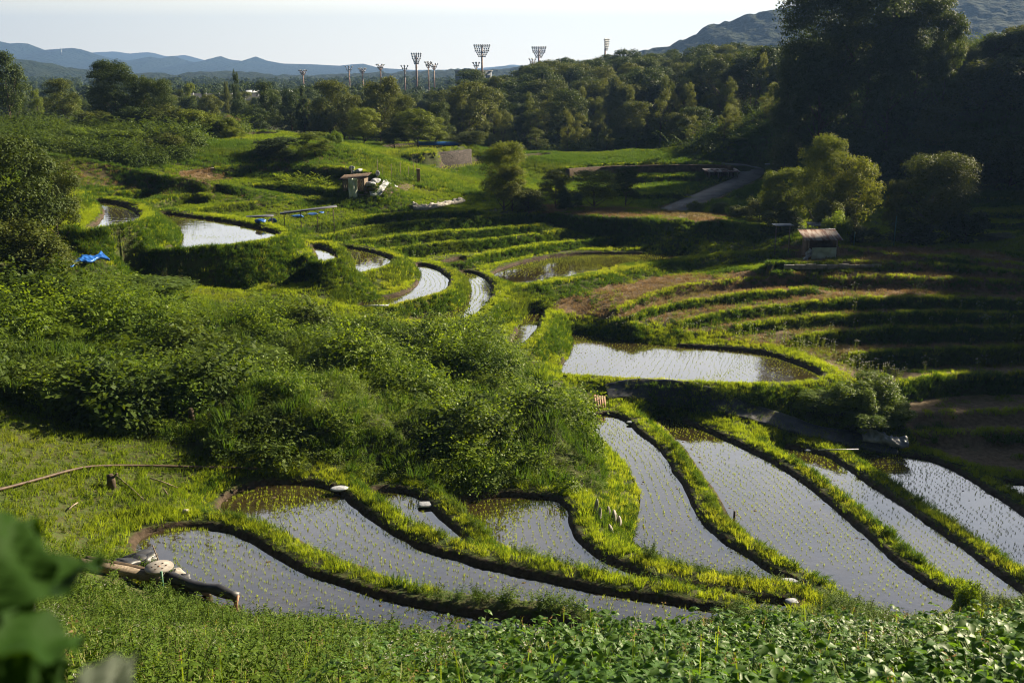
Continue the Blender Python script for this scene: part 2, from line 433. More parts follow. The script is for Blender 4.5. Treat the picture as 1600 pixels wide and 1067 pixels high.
# terrace edges: (crest level, toe level, run of the bank, outline)
TL = [
 (-15.3,-15.7,1.0,[(1310,386),(1400,398),(1500,404),(1580,410),(1640,420)]),
 (-15.7,-16.3,1.0,[(1200,412),(1300,411),(1400,412),(1500,416),(1640,428)]),
 ((-17.6,-16.3),(-18.12,-17.15),1.0,[(965,482),(1000,466),(1060,449),(1130,441),(1200,435),(1400,433),(1640,441)]),
 ((-17.9,-16.9),(-18.32,-17.35),.6,[(985,495),(1030,480),(1090,469),(1150,461),(1200,457),(1275,450)]),
 ((-18.2,-17.0),(-18.62,-17.85),.9,[(1060,503),(1120,491),(1200,480),(1300,470),(1400,465),(1520,466),(1660,470)]),
 ((-18.4,-17.6),(-18.82,-18.45),.9,[(1150,511),(1200,503),(1300,494),(1400,490),(1500,488),(1660,490)]),
 ((-18.6,-18.2),(-19.12,-19.15),.9,[(1240,528),(1300,521),(1400,515),(1500,513),(1660,512)]),
 ((-19.0,-18.9),(-19.72,-19.85),.9,[(1330,555),(1400,549),(1500,546),(1660,542)]),
 ((-19.7,-19.6),(-20.72,-20.65),.9,[(1395,601),(1450,591),(1500,587),(1680,582)]),
 (-20.6,-21.2,1.0,[(1420,645),(1500,643),(1700,636)]),
 (-21.2,-21.9,1.0,[(1430,676),(1500,674),(1720,668)]),
 # bank in front of paddy Q
 (-16.65,-17.35,2.2,[(812,450),(860,443),(915,434),(985,420),(1065,408),(1090,402),(1130,397),(1200,392),(1250,392)]),
 # stripes beyond the spur
 (-16.2,-17.0,1.2,[(700,408),(760,398),(800,391),(900,378),(965,372)]),
 (-15.6,-16.5,1.2,[(600,390),(680,381),(760,374),(840,366),(880,360)]),
 (-15.0,-15.9,1.2,[(550,379),(620,371),(700,363),(800,356),(848,352)]),
 (-14.4,-15.3,1.2,[(490,373),(600,352),(700,344),(780,338),(850,332)]),
 # tiers between the frames and the allotment
 (-13.9,-14.7,1.4,[(500,352),(560,341),(640,334),(740,330)]),
 (-11.8,-12.6,1.3,[(395,288),(460,291),(530,296)]),
 (-10.3,-11.4,1.6,[(335,262),(420,258),(520,262),(590,272)]),
 # little terraces behind the upper left paddies
 (-11.0,-11.9,1.0,[(110,306),(160,298),(196,293)]),
 (-11.3,-12.2,1.0,[(135,308),(190,302),(240,297)]),
 (-11.7,-12.6,1.0,[(225,318),(290,305),(330,306)]),
 (-12.3,-13.0,1.0,[(300,330),(350,322),(400,316)]),
 # right side terraces below the dark hill
 (-12.6,-13.5,1.2,[(1350,268),(1420,272),(1500,275),(1640,280)]),
 (-13.4,-14.2,1.2,[(1360,285),(1420,288),(1500,290),(1640,292)]),
 (-14.2,-14.9,1.2,[(1380,308),(1500,310),(1640,312)]),
 (-14.8,-15.4,1.2,[(1390,330),(1500,331),(1640,333)]),
 (-15.3,-15.9,1.2,[(1400,348),(1500,349),(1640,350)]),
 (-15.7,-16.2,1.2,[(1400,364),(1500,365),(1640,366)]),
 # far stone wall terrace and the hollow by the road
 (-10.6,-12.3,.8,[(640,241),(690,238),(736,234)]),
 (-12.6,-13.9,1.0,[(885,262),(950,257),(1040,256),(1128,257)]),
 (-13.9,-14.8,1.0,[(900,279),(1000,276),(1090,275)]),
 (-14.8,-15.5,1.0,[(990,304),(1060,303),(1090,304)]),
]
TOES = [
 [(120,428,-13.3),(170,436,-13.7),(220,442,-14.1),(300,450,-14.6),(350,454,-14.95),(400,457,-15.2),(425,457,-15.3)],
 [(-120,212,-7.2),(0,228,-7.9),(60,238,-8.1),(150,255,-8.9),(220,268,-9.6),(300,282,-10.4),(350,290,-11.0),(420,302,-11.8)],
 [(-120,246,-9.2),(0,258,-9.7),(80,268,-10.0),(200,287,-10.9),(300,299,-11.6),(380,310,-12.1)],  # crest and foot given separately (px, py, level)
 [(812,327,-14.5),(860,333,-14.4),(930,338,-14.3),(1000,342,-14.3),(1100,346,-14.4),(1145,352,-14.9),(1165,362,-15.5)],
 [(850,348,-15.2),(890,362,-15.8),(950,377,-16.5)],
]
ROADPX = [(1040,333,-15.9),(1066,322,-15.6),(1092,311,-15.3),(1120,299,-15.0),(1148,287,-14.5),(1170,276,-14.0),(1176,266,-13.5),(1163,259,-13.0),(1130,256,-12.75),(1100,255,-12.7)]
ROAD = catmull([(*at(a, b, z), z) for a, b, z in ROADPX], 6, closed=False)
# single levels seen in the photograph (px, py, level)
SPOT = [(1130,388,-16.9),(1170,382,-16.6),(1100,335,-17.2),(1140,326,-17.2),(1175,318,-17.0),(1150,338,-17.4),(1200,305,-16.2),
 (0,640,-14.5),(100,650,-15.0),(200,690,-16.0),(430,745,-17.0),(330,790,-17.0),(0,700,-14.3),(0,770,-14.6),(150,740,-15.7),(250,780,-16.6),(150,820,-16.2),(180,870,-16.7),(60,860,-15.0),
 (-150,700,-13.5),(-150,800,-13),(0,900,-14.0),
 (0,480,-12.8),(-150,480,-12.2),(560,495,-16.5),(680,516,-17.5),(745,540,-18.2),(790,552,-18.5),(865,600,-18.6),
 (0,560,-13.7),(150,560,-14.5),(300,520,-14.9),(300,600,-14.3),(300,680,-16.2),(450,560,-15.7),(450,640,-15.3),(520,660,-15.6),(450,705,-16.6),(600,560,-16.4),(600,640,-15.6),(600,720,-17.6),
 (740,585,-17.6),(740,660,-16.4),(740,740,-18.3),(850,640,-17.0),(850,710,-18.2),(880,760,-18.4),(905,690,-18.8),(940,700,-19.4),(950,760,-19.0),(960,800,-19.1),(960,845,-19.3),(920,820,-18.6),
 (900,620,-19.3),(940,615,-20.0),(1000,615,-20.0),(1100,625,-20.3),(1200,655,-20.8),(1300,680,-21.2),(1390,700,-21.5),(930,636,-20.4),(1000,650,-20.5),(1100,655,-20.8),(1200,690,-21.2),
 (1350,610,-19.8),(1390,640,-20.5),
 (560,335,-13.8),(480,345,-13.6),(430,345,-13.2),(560,300,-12.4),(620,310,-13.2),(680,320,-13.8),(740,325,-14.2),(450,285,-11.6),(400,300,-11.5),(620,285,-12.2),(560,268,-11.1),
 (390,215,-8.4),(450,212,-7.9),(510,215,-7.7),(560,228,-8.6),(620,248,-10.2),(680,272,-12.0),(560,250,-10.0),(480,250,-9.8),(640,265,-11.6),
 (420,242,-9.2),(350,250,-9.4),(300,217,-7.7),(200,215,-7.6),(100,215,-7.4),(0,215,-7.0),
 (-150,215,-6.5),(-150,300,-9.0),(0,300,-9.8),(-150,400,-10.5),(0,400,-11.5),(60,340,-10.4),(90,360,-11.2),(180,401,-12.15),(90,410,-12.6),
 (60,184,-7.6),(0,185,-7.5),(-200,185,-7),(890,507,-18.7),(935,514,-18.8),(900,482,-18.1),(850,472,-17.7),
 (850,252,-12.3),(900,242,-11.9),(980,232,-11.4),(1080,227,-11.0),(1150,240,-11.6),(770,262,-13.0),(760,290,-14.2),(860,290,-14.8),(900,324,-14.1),(1000,324,-13.9),(1100,330,-14.0),(1150,356,-15.0),(1210,345,-15.6),
 (1150,385,-16.3),(1250,385,-16.1),(1220,365,-15.9),(1300,372,-15.8),(1400,384,-15.9),(1530,392,-16.0),(1240,260,-12.2),(1240,300,-14.2),(1200,320,-15.4),
]
# levels surveyed on the ground, outside or behind what the photograph shows (x, y, level)
GROUND = [(-60,140,-8.6),(-45,142,-8.6),(-55,160,-9.4),(-40,128,-8.3),(-72,142,-8.2),(-30,150,-10)]
for x in (-60, -30, -10, 0, 7, 14, 25, 45, 60):
    GROUND += [(x, -15, .5), (x, -4, -1.2), (x, 1, -1.9)]
for x, prof in ((-45, [(8,-4.5),(16,-8),(24,-11),(34,-12.5)]), (-22, [(5,-4),(10,-6.6),(16,-9.6),(24,-12.8)]), (-12, [(5,-4.2),(10,-6.9),(14,-9.2),(20,-12.2),(26,-15.0),(30,-16.6)]), (-7, [(5,-4),(10,-6.7),(14,-9.0),(18,-11.4),(23,-14.2),(28,-16.9)]),
                (0, [(5,-3.7),(9,-6.1),(12,-7.8),(14.3,-9.1),(17,-11.2),(23,-16),(28,-18.3)]), (5, [(5,-3.6),(9,-5.8),(12.3,-7.55),(15,-9.4),(22,-15.5),(30,-19.2)]),
                (9, [(5,-3.5),(9,-5.6),(12.3,-7.2),(15,-9.1),(22,-15.5),(31,-20.2)]), (16, [(5,-3.3),(10,-5.6),(14,-7.6),(20,-12.5),(28,-19),(33,-21.3)]), (30, [(5,-2.8),(14,-6.0),(24,-13),(34,-19)]), (60, [(10,-1),(24,-4),(34,-6)])):
    GROUND += [(x, y, z) for y, z in prof]
# the ridge on the right that keeps the low sun off the valley, and its slope
for y in np.arange(36, 168, 1.5):
    r = float(np.interp(y, [36, 60, 75, 90, 105, 120, 135, 150, 165], [.5, 2.2, 3.8, 5.2, 6.2, 6.2, 5.4, 4.6, 4.0]))
    GROUND += [(74, y, r-.5), (80, y, r), (100, y, r+1), (150, y, r+1)]
for y in (44, 60, 75):
    GROUND += [(45, y, -16.5), (58, y, -9)]
GROUND += [(62, 96, -3.5), (55, 90, -9.5), (60, 82, -8)]
# the dark hill behind the terraces (seen top right)
for px, py, Y in ((1235,262,130),(1215,230,140),(1300,262,122),(1400,262,118),(1500,266,116),(1600,270,114),
                  (1290,200,136),(1400,200,128),(1500,200,126),(1600,200,124),(1230,200,146),(1300,140,146),(1400,140,138),(1500,130,136),(1600,120,134),
                  (1250,160,152),(1330,110,154),(1430,95,150),(1500,78,148),(1600,58,146),(1700,50,140)):
    x, z = at_dist(px, py, Y); GROUND.append((x, Y, z))
for x, y, z in ((50,175,-2),(65,175,2),(85,175,4),(40,190,-9),(60,200,-4),(90,210,0),(140,210,3),(32,150,-9.5),(30,165,-13)):
    GROUND.append((x, y, z))
# hollow and the wooded hill with the floodlights behind it
for x, y, z in ((-60,175,-11),(-30,170,-13),(-10,165,-14.5),(0,172,-16),(20,172,-16),(38,176,-15.5),(-80,170,-10),(-30,200,-13),(-60,215,-12),(-90,210,-10),
                (0,200,-14.5),(30,200,-13.5),(60,230,-8),(-15,235,-13.5),(10,240,-12),(30,240,-6.8),(50,245,-5.8),(-15,275,-13),(5,280,-10.8),(20,285,-4.8),(40,290,-4.0),(60,290,-4),(85,290,-5.5),(110,290,-7),
                (20,320,-6),(60,320,-8),(-40,260,-14),(-80,260,-14),(-140,260,-12),(0,325,-12),(-60,325,-15),(-150,325,-15),(150,325,-8),(150,260,-2),(-150,190,-7),(-110,150,-5.5),(-150,100,-5),(-100,100,-6.5),(-70,60,-8),(-100,30,-7),(-150,20,-6)):
    GROUND.append((x, y, z))

def relax(S, fix, val, it):
    for _ in range(it):
        P_ = np.pad(S, 1, mode='edge')
        S = .25*(P_[:-2, 1:-1]+P_[2:, 1:-1]+P_[1:-1, :-2]+P_[1:-1, 2:])
        S[fix] = val[fix]
    return S
def solve(fix, val, it=60):
    h, w = fix.shape
    if min(h, w) > 12:
        h2, w2 = (h+1)//2, (w+1)//2
        f = np.zeros((h2*2, w2*2)); v = np.zeros((h2*2, w2*2)); f[:h, :w] = fix; v[:h, :w] = np.where(fix, val, 0)
        fs = f.reshape(h2, 2, w2, 2).sum((1, 3)); v_ = v.reshape(h2, 2, w2, 2).sum((1, 3))
        f2 = fs > 0; v2 = np.where(f2, v_/np.maximum(fs, 1), 0)
        c = solve(f2, v2, it)
        S = np.repeat(np.repeat(c, 2, 0), 2, 1)[:h, :w]
    else:
        S = np.full(fix.shape, val[fix].mean() if fix.any() else -10.)
    S = S.copy(); S[fix] = val[fix]
    return relax(S, fix, val, it)

class Grid:
    def __init__(g, x0, x1, y0, y1, r, hard=True, outer=None, rel=0):
        g.x0, g.y0, g.r = x0, y0, r
        g.nx = int(round((x1-x0)/r))+1; g.ny = int(round((y1-y0)/r))+1
        g.x1 = x0+(g.nx-1)*r; g.y1 = y0+(g.ny-1)*r
        g.X, g.Y = np.meshgrid(x0+np.arange(g.nx)*r, y0+np.arange(g.ny)*r)
        fix = np.zeros(g.X.shape, bool); val = np.zeros(g.X.shape); soft = np.zeros(g.X.shape, bool)
        def put(x, y, z, s=False):
            i = np.round((np.atleast_1d(y)-y0)/r).astype(int); j = np.round((np.atleast_1d(x)-x0)/r).astype(int)
            ok = (i >= 0) & (i < g.ny) & (j >= 0) & (j < g.nx); z = np.broadcast_to(z, i.shape)
            fix[i[ok], j[ok]] = True; val[i[ok], j[ok]] = z[ok]; soft[i[ok], j[ok]] = s
        if outer is None:
            for x, y, z in GROUND: put(x, y, z, True)
            for a, b, z in SPOT:
                x, y = at(a, b, z); put(x, y, z, True)
        else:
            o = outer.get(g.X, g.Y)
            edge = np.zeros(g.X.shape, bool); edge[0] = edge[-1] = True; edge[:, 0] = edge[:, -1] = True
            fix |= edge; val[edge] = o[edge]
            for x, y, z in GROUND: put(x, y, z, True)
            for a, b, z in SPOT:
                x, y = at(a, b, z); put(x, y, z, True)
        for zc, zt, run, pl in TL:
            if not isinstance(zc, tuple): zc = (zc, zc); zt = (zt, zt)
            fr = [min(1, (a-pl[0][0])/(min(pl[-1][0], 1400)-pl[0][0]+1e-6)) for a, b in pl]
            w = catmull([(*at(a, b, lerp(*zc, f)), lerp(*zc, f), lerp(*zt, f)) for (a, b), f in zip(pl, fr)], 20, closed=False)
            w = np.concatenate([w[:-1]+(w[1:]-w[:-1])*t for t in (0, .25, .5, .75)]); zc = w[:, 2]; zt = w[:, 3]
            put(w[:, 0], w[:, 1], zc)
            for e in (.25, .5): put(w[:, 0], w[:, 1]+e, zc)
            put(w[:, 0], w[:, 1]-run, zt); put(w[:, 0], w[:, 1]-run-.3, zt)
        for pl in TOES:
            w = catmull([(*at(a, b, q), q) for a, b, q in pl], 30, closed=False); w = np.concatenate([w[:-1]+(w[1:]-w[:-1])*t for t in (0, .25, .5, .75)])
            put(w[:, 0], w[:, 1], w[:, 2]); put(w[:, 0], w[:, 1]+.25, w[:, 2])
        for k in range(0, len(ROAD)-1):
            for t in np.linspace(0, 1, 16):
                c = ROAD[k]+(ROAD[k+1]-ROAD[k])*t; d = ROAD[k+1]-ROAD[k]; n = np.array([-d[1], d[0]]); n /= np.hypot(*n)
                q = np.linspace(-1.9, 1.9, 22); put(c[0]+n[0]*q, c[1]+n[1]*q, c[2]-.04)
        g.sd = np.full(g.X.shape, 99.0); g.zi = np.zeros(g.X.shape)
        sds = []
        for p in PADS:
            mx = 3.0
            j0 = max(0, int((p.P[:, 0].min()-mx-x0)/r)); j1 = min(g.nx, int((p.P[:, 0].max()+mx-x0)/r)+2)
            i0 = max(0, int((p.P[:, 1].min()-mx-y0)/r)); i1 = min(g.ny, int((p.P[:, 1].max()+mx-y0)/r)+2)
            if j1 <= j0 or i1 <= i0: continue
            xs = g.X[i0:i1, j0:j1]; ys = g.Y[i0:i1, j0:j1]
            d = dist_poly(xs, ys, p.P); d[inpoly(xs, ys, p.P)] *= -1
            sds.append((p, i0, i1, j0, j1, d))
            ins = d < 0
            # no other constraint closer than .3 m to the water unless it is a crest
            kill = (d < .3) & (d >= 0)
            fix[i0:i1, j0:j1][kill] = False
            fix[i0:i1, j0:j1][ins] = True; val[i0:i1, j0:j1][ins] = p.z-.15; soft[i0:i1, j0:j1][ins] = False
            s_ = g.sd[i0:i1, j0:j1]; m_ = d < s_
            g.zi[i0:i1, j0:j1][m_] = p.z; s_[m_] = d[m_]
        S0 = solve(fix, val)
        ring = np.zeros(g.X.shape, bool); rv = np.full(g.X.shape, -999.)
        for p, i0, i1, j0, j1, d in sds:
            b = S0[i0:i1, j0:j1]-p.z
            W_ = 1.05 if r < .5 else 1.6
            a = (d > .24) & (d < W_) & (b < (.38*d+.05 if p.k in ('A', 'B', 'C', 'D') else .40*d-.16)) & (g.sd[i0:i1, j0:j1] > .2)
            v = rv[i0:i1, j0:j1]; v[a] = np.maximum(v[a], p.z+p.bund); ring[i0:i1, j0:j1] |= a; p.rg = a
        g.ring = ring; g.rim = np.zeros(g.X.shape)
        fix2 = fix | ring; val2 = np.where(ring, rv, val); soft &= ~ring
        S = solve(fix2, val2)
        hardm = fix2 & ~soft
        S = relax(S, hardm, val2, max(6, int((2.5 if r > .6 else 1.2)/r)**2 // 2))
        # steep mud face between water and bund top, kept smooth along the outline
        for p, i0, i1, j0, j1, d in sds:
            near_ring = np.zeros(d.shape, bool); rr = p.rg & (rv[i0:i1, j0:j1] <= p.z+p.bund+.01); k = max(1, int(.5/r))
            Pd = np.pad(rr, k)
            for a in range(-k, k+1):
                for b in range(-k, k+1): near_ring |= Pd[k+a:k+a+rr.shape[0], k+b:k+b+rr.shape[1]]
            s = S[i0:i1, j0:j1]; m_ = near_ring & (d > -.12) & (d < .32) & (g.zi[i0:i1, j0:j1] == p.z)
            g.rim[i0:i1, j0:j1][near_ring & (d > -.2) & (d < .6) & (g.zi[i0:i1, j0:j1] == p.z)] = 1
            xs = g.X[i0:i1, j0:j1]; ys = g.Y[i0:i1, j0:j1]
            t = np.clip((d+.12+.16*(vnoise(xs, ys, .8, 15)-.5))/.30, 0, 1)
            s[m_] = (p.z-.15+(p.bund+.15)*t)[m_]
        g.S = S
    def get(g, x, y, A=None):
        A = g.S if A is None else A
        fx = np.clip((np.asarray(x, float)-g.x0)/g.r, 0, g.nx-1.001); fy = np.clip((np.asarray(y, float)-g.y0)/g.r, 0, g.ny-1.001)
        i = fy.astype(int); j = fx.astype(int); u = fx-j; v = fy-i
        return lerp(lerp(A[i, j], A[i, j+1], u), lerp(A[i+1, j], A[i+1, j+1], u), v)
    def inside(g, x, y, m=0): return (x > g.x0+m) & (x < g.x1-m) & (y > g.y0+m) & (y < g.y1-m)

G0 = Grid(-170, 170, -16, 330, 1.0)
G1 = Grid(-62, 62, 26, 112, .15, outer=G0)
G2 = Grid(-90, 90, 112, 190, .4, outer=G0)
G3 = Grid(-20, 22, 2, 26, .3, outer=G0)
GR = [G1, G2, G3]
MASS = [(-300,470),(0,470),(130,452),(300,474),(450,482),(600,510),(720,530),(820,560),(870,596),(895,640),(922,690),(938,735),(935,764),(860,766),(700,763),(600,743),(440,732),(350,720),(200,676),(0,622),(-300,570)]
def bumps(g):
    px, py = proj(g.X, g.Y, g.S)
    m = inpoly(px, py, MASS) & (g.Y > 34) & (g.Y < 75)
    free = sstep(.9, 2.0, g.sd)*(1-g.ring)
    amp = .10*free+1.55*m*free
    g.S = g.S+(fbm(g.X, g.Y, 5.5, 3)-.5)*amp*1.6+((vnoise(g.X, g.Y, .7, 5)-.5)*.09+(vnoise(g.X, g.Y, 1.9, 6)-.5)*.14)*sstep(.2, .5, g.sd)
    g.mass = m
for g in [G0]+GR: bumps(g)
def gz(x, y):
    x = np.asarray(x, float); y = np.asarray(y, float)
    z = G0.get(x, y)
    for g in GR:
        z = np.where(g.inside(x, y), g.get(x, y), z)
    return z
def grim(x, y):
    d = np.zeros(np.shape(x))
    for g in GR: d = np.where(g.inside(x, y), g.get(x, y, g.rim), d)
    return d
def gsd(x, y):
    d = np.full(np.shape(x), 99.)
    for g in GR: d = np.where(g.inside(x, y), g.get(x, y, g.sd), d)
    return d

DRYS = [  # dry or bare patches as outlined in the photograph (ground seen there)
 [(860,480),(880,466),(960,445),(1060,430),(1240,425),(1640,425),(1640,460),(1400,458),(1280,450),(1200,455),(1060,470),(980,495),(920,500)],
 [(1220,384),(1320,384),(1560,396),(1640,420),(1640,430),(1300,420),(1220,410)],
 [(1400,640),(1700,620),(1700,740),(1560,735),(1440,700)],
 [(820,322),(1100,322),(1170,350),(1100,347),(820,334)],
 [(280,270),(420,235),(560,250),(540,270),(420,270),(290,290)],
 [(60,240),(340,285),(420,320),(300,312),(120,290)],
]
def dryness(x, y, z):
    px, py = proj(x, y, z); d = np.zeros(np.shape(x))
    for k, P_ in enumerate(DRYS):
        d = np.maximum(d, inpoly(px+12*(vnoise(x, y, 1.5, 9)-.5), py+8*(vnoise(x, y, 1.5, 10)-.5), P_)*(.95 if k != 5 else .35))
    tr = inpoly(px, py, [(960,470),(1240,425),(1700,425),(1700,640),(1400,650),(1380,610),(1240,545),(1000,515)])
    e = .3; st = np.abs(G1.get(x, y+e)-G1.get(x, y-e))/(2*e)
    d = np.maximum(d, tr*.8*(st < .22)*G1.inside(x, y))
    f0 = inpoly(px, py, DRYS[0])
    return np.clip(d*np.maximum(sstep(.25, .5, fbm(x, y, 3, 21)), .75*f0+.75*tr), 0, 1)

def build_ground():
    Vs = []; Fs = []; mud = []; dry = []; off = 0
    def emit(g, skip):
        nonlocal off
        V = np.stack([g.X, g.Y, g.S], -1).reshape(-1, 3)
        idx = np.arange(g.nx*g.ny).reshape(g.ny, g.nx)
        F = np.stack([idx[:-1, :-1], idx[:-1, 1:], idx[1:, 1:], idx[1:, :-1]], -1).reshape(-1, 4)
        if skip:
            c = V[F].mean(1); k = np.zeros(len(F), bool)
            for h in skip: k |= h.inside(c[:, 0], c[:, 1], 1.0)
            F = F[~k]
            for h in skip:
                V[:, 2] -= np.where(h.inside(V[:, 0], V[:, 1], .5), .35, 0)
        Vs.append(V); Fs.append(F+off); off += len(V)
        md = ((g.sd > -.3) & (g.sd < .21))*g.rim+((g.sd > -.3) & (g.sd < .05))*(1-g.rim)
        mud.append(md.ravel()); dry.append(dryness(g.X, g.Y, g.S).ravel())
    emit(G0, GR)
    for g in GR: emit(g, None)
    # the plain, out to the horizon, as a frame of strips round the surveyed part
    xs = np.concatenate([-np.geomspace(12000, 170, 26), np.linspace(-160, 160, 33), np.geomspace(170, 12000, 26)])
    ys = np.concatenate([-np.geomspace(600, 16, 8), np.linspace(-6, 320, 33), np.geomspace(330, 14000, 34)])
    X, Y = np.meshgrid(xs, ys); ins = G0.inside(X, Y, -1e-6)
    cx_, cy_ = np.clip(X, -170, 170), np.clip(Y, -16, 330)
    d = np.hypot(X-cx_, Y-cy_)
    Z = lerp(G0.get(cx_, cy_), -17+fbm(X, Y, 220, 4)*6-3, sstep(0, 160, d)); Z = np.where(G0.inside(X, Y, 6), Z-3, Z)
    V = np.stack([X, Y, Z], -1).reshape(-1, 3); n1 = len(xs); idx = np.arange(X.size).reshape(X.shape)
    F = np.stack([idx[:-1, :-1], idx[:-1, 1:], idx[1:, 1:], idx[1:, :-1]], -1).reshape(-1, 4)
    c = V[F].mean(1); F = F[~G0.inside(c[:, 0], c[:, 1], 8)]
    Vs.append(V); Fs.append(F+off); mud.append(np.zeros(len(V))); dry.append(np.zeros(len(V)))
    me = mesh_arrays('ground', np.concatenate(Vs), np.concatenate(Fs), M['ground'],
                     {'mud': np.concatenate(mud), 'dry': np.concatenate(dry)}, smooth=True)
    tag(link('ground', me), 'terraced valley ground with earth bunds round the paddies', kind='structure')
build_ground()

# water sheets
for p in PADS:
    c = p.P; nx = np.roll(c, -1, 0)-np.roll(c, 1, 0); nn = np.stack([nx[:, 1], -nx[:, 0]], 1); nn /= np.linalg.norm(nn, axis=1)[:, None]+1e-9
    sgn = 1 if np.sum(c[:, 0]*np.roll(c[:, 1], -1)-c[:, 1]*np.roll(c[:, 0], -1)) > 0 else -1
    q = c+nn*.06*sgn
    if sgn < 0: q = q[::-1]
    me = mesh_arrays('water', np.c_[q, np.full(len(q), p.z)], [list(range(len(q)))], M['water'])
    tag(link('water', me), kind='structure')
# road ribbon
L = []; 
for k in range(len(ROAD)):
    d = ROAD[min(k+1, len(ROAD)-1)]-ROAD[max(k-1, 0)]; n = np.array([-d[1], d[0]]); n /= np.hypot(*n)
    for q, dz in ((-1.7, -.12), (-1.65, .05), (0, .07), (1.65, .05), (1.7, -.12)): L.append((ROAD[k][0]+n[0]*q, ROAD[k][1]+n[1]*q, ROAD[k][2]+dz))
F = [(k*5+j, k*5+j+1, (k+1)*5+j+1, (k+1)*5+j) for k in range(len(ROAD)-1) for j in range(4)]
tag(link('road', mesh_arrays('road', L, F, M['asphalt'])), kind='structure')

# ------------------------------------------------------------------ far hills and mountains
def ridge(name, prof, D, depth, base, mat, nx=260, ny=30, rough=0, label=None, seed=1, lump=.3):
    prof = np.array(prof, float); px = np.linspace(prof[0, 0], prof[-1, 0], nx); py = np.interp(px, prof[:, 0], prof[:, 1])
    x = (px-800)/FPX*D; top = (HORIZON-py)/FPX*D*1.03
    t = np.linspace(-1, 1, ny); X = np.tile(x, (ny, 1)); Y = D+t[:, None]*depth+0*X
    shp = np.clip(1-np.abs(t), 0, 1)**.9
    n = fbm(X, Y, depth*.5, seed, 4)
    Z = base+(top-base)*shp[:, None]*(1-.35*(1-shp[:, None])*n)+(fbm(X, Y, depth*.22, seed+5, 4)-.5)*(top-base)*lump*(1-shp[:, None])
    if rough: Z = Z+(vnoise(X, Y, rough*2.2, seed+9)-.5)*rough+(vnoise(X, Y, rough*1.1, seed+11)-.5)*rough*.6
    idx = np.arange(X.size).reshape(X.shape)
    F = np.stack([idx[:-1, :-1], idx[:-1, 1:], idx[1:, 1:], idx[1:, :-1]], -1).reshape(-1, 4)
    me = mesh_arrays(name, np.stack([X, Y, Z], -1).reshape(-1, 3), F, mat, smooth=True)
    tag(link(name, me), label, kind='structure'); return X, Y, Z
mm = canopy_mat('mountain_forest', (.008, .018, .014), (.02, .032, .022), .012, .05, 20)
mm2 = canopy_mat('hill_forest', (.010, .020, .012), (.028, .038, .018), .05, .15, 6)
ridge('mountains', [(-500,92),(150,88),(175,85),(205,84),(225,87),(250,85),(262,86),(280,91),(310,89),(340,97),(420,106),(600,111),(700,112),(790,104),(800,102),(830,106),(900,104),(1100,110),(2000,108)], 6500, 1500, -20, mm, 400, 25, label='pale blue far mountain chain')
ridge('mountains', [(-500,60),(0,66),(18,66),(30,69),(48,73),(60,72),(75,73),(95,82),(112,81),(140,79),(155,81),(175,88),(200,94),(222,97),(245,93),(256,91),(272,94),(290,90),(305,95),(322,99),(345,96),(361,90),(375,95),(400,98),(415,91),(432,97),(455,101),(500,102),(540,104),(560,102),(576,101),(600,107),(650,110),(760,109),(790,104),(840,106),(860,108),(1200,110),(1900,110)], 4200, 900, -20, mm, 460, 27, label='blue mountain chain before the palest one', seed=3)
ridge('hills', [(-600,80),(0,94),(60,93),(110,106),(140,109),(180,118),(240,115),(300,117),(350,113),(400,116),(460,118),(560,117),(620,114),(690,110),(720,108),(760,110),(800,107),(860,100),(900,104),(960,110),(1100,112),(2000,110)], 1500, 420, -20, mm2, 420, 41, rough=7, label='low dark wooded hills before the mountains', seed=5)
ridge('hills', [(880,118),(940,103),(1000,84),(1020,78),(1032,77),(1052,67),(1075,63),(1085,52),(1100,47),(1125,45),(1150,34),(1180,27),(1200,26),(1230,21),(1260,13),(1300,2),(1400,-30),(1500,-45),(1700,-70),(2100,-60)], 1150, 380, -20, mm2, 520, 91, rough=5, lump=.14, label='hazy wooded mountain behind the big dark trees', seed=8)
# ------------------------------------------------------------------ foliage
def unit(v): return v/(np.linalg.norm(v, axis=-1, keepdims=True)+1e-9)
def leaf_cards(rng, P, Nrm, size, aspect=.55, fold=0):
    """rhombic leaves at P facing roughly Nrm"""
    n = len(P); Nrm = unit(Nrm); t = unit(np.cross(Nrm, rng.normal(size=(n, 3)))); b = np.cross(Nrm, t)
    s = np.broadcast_to(size, (n,))[:, None]; w = s*aspect
    if fold:
        V = np.stack([P, P+t*s*.45+b*w*.5+Nrm*w*fold, P+t*s, P+t*s*.45-b*w*.5+Nrm*w*fold], 1)
        F = (np.arange(n)*4)[:, None]; F = np.concatenate([F+[[0, 1, 2]], F+[[0, 2, 3]]], 0)
        return V.reshape(-1, 3), F
    V = np.stack([P-t*s*.5, P+b*w*.5, P+t*s*.5, P-b*w*.5], 1).reshape(-1, 3)
    return V, np.arange(n*4).reshape(n, 4)
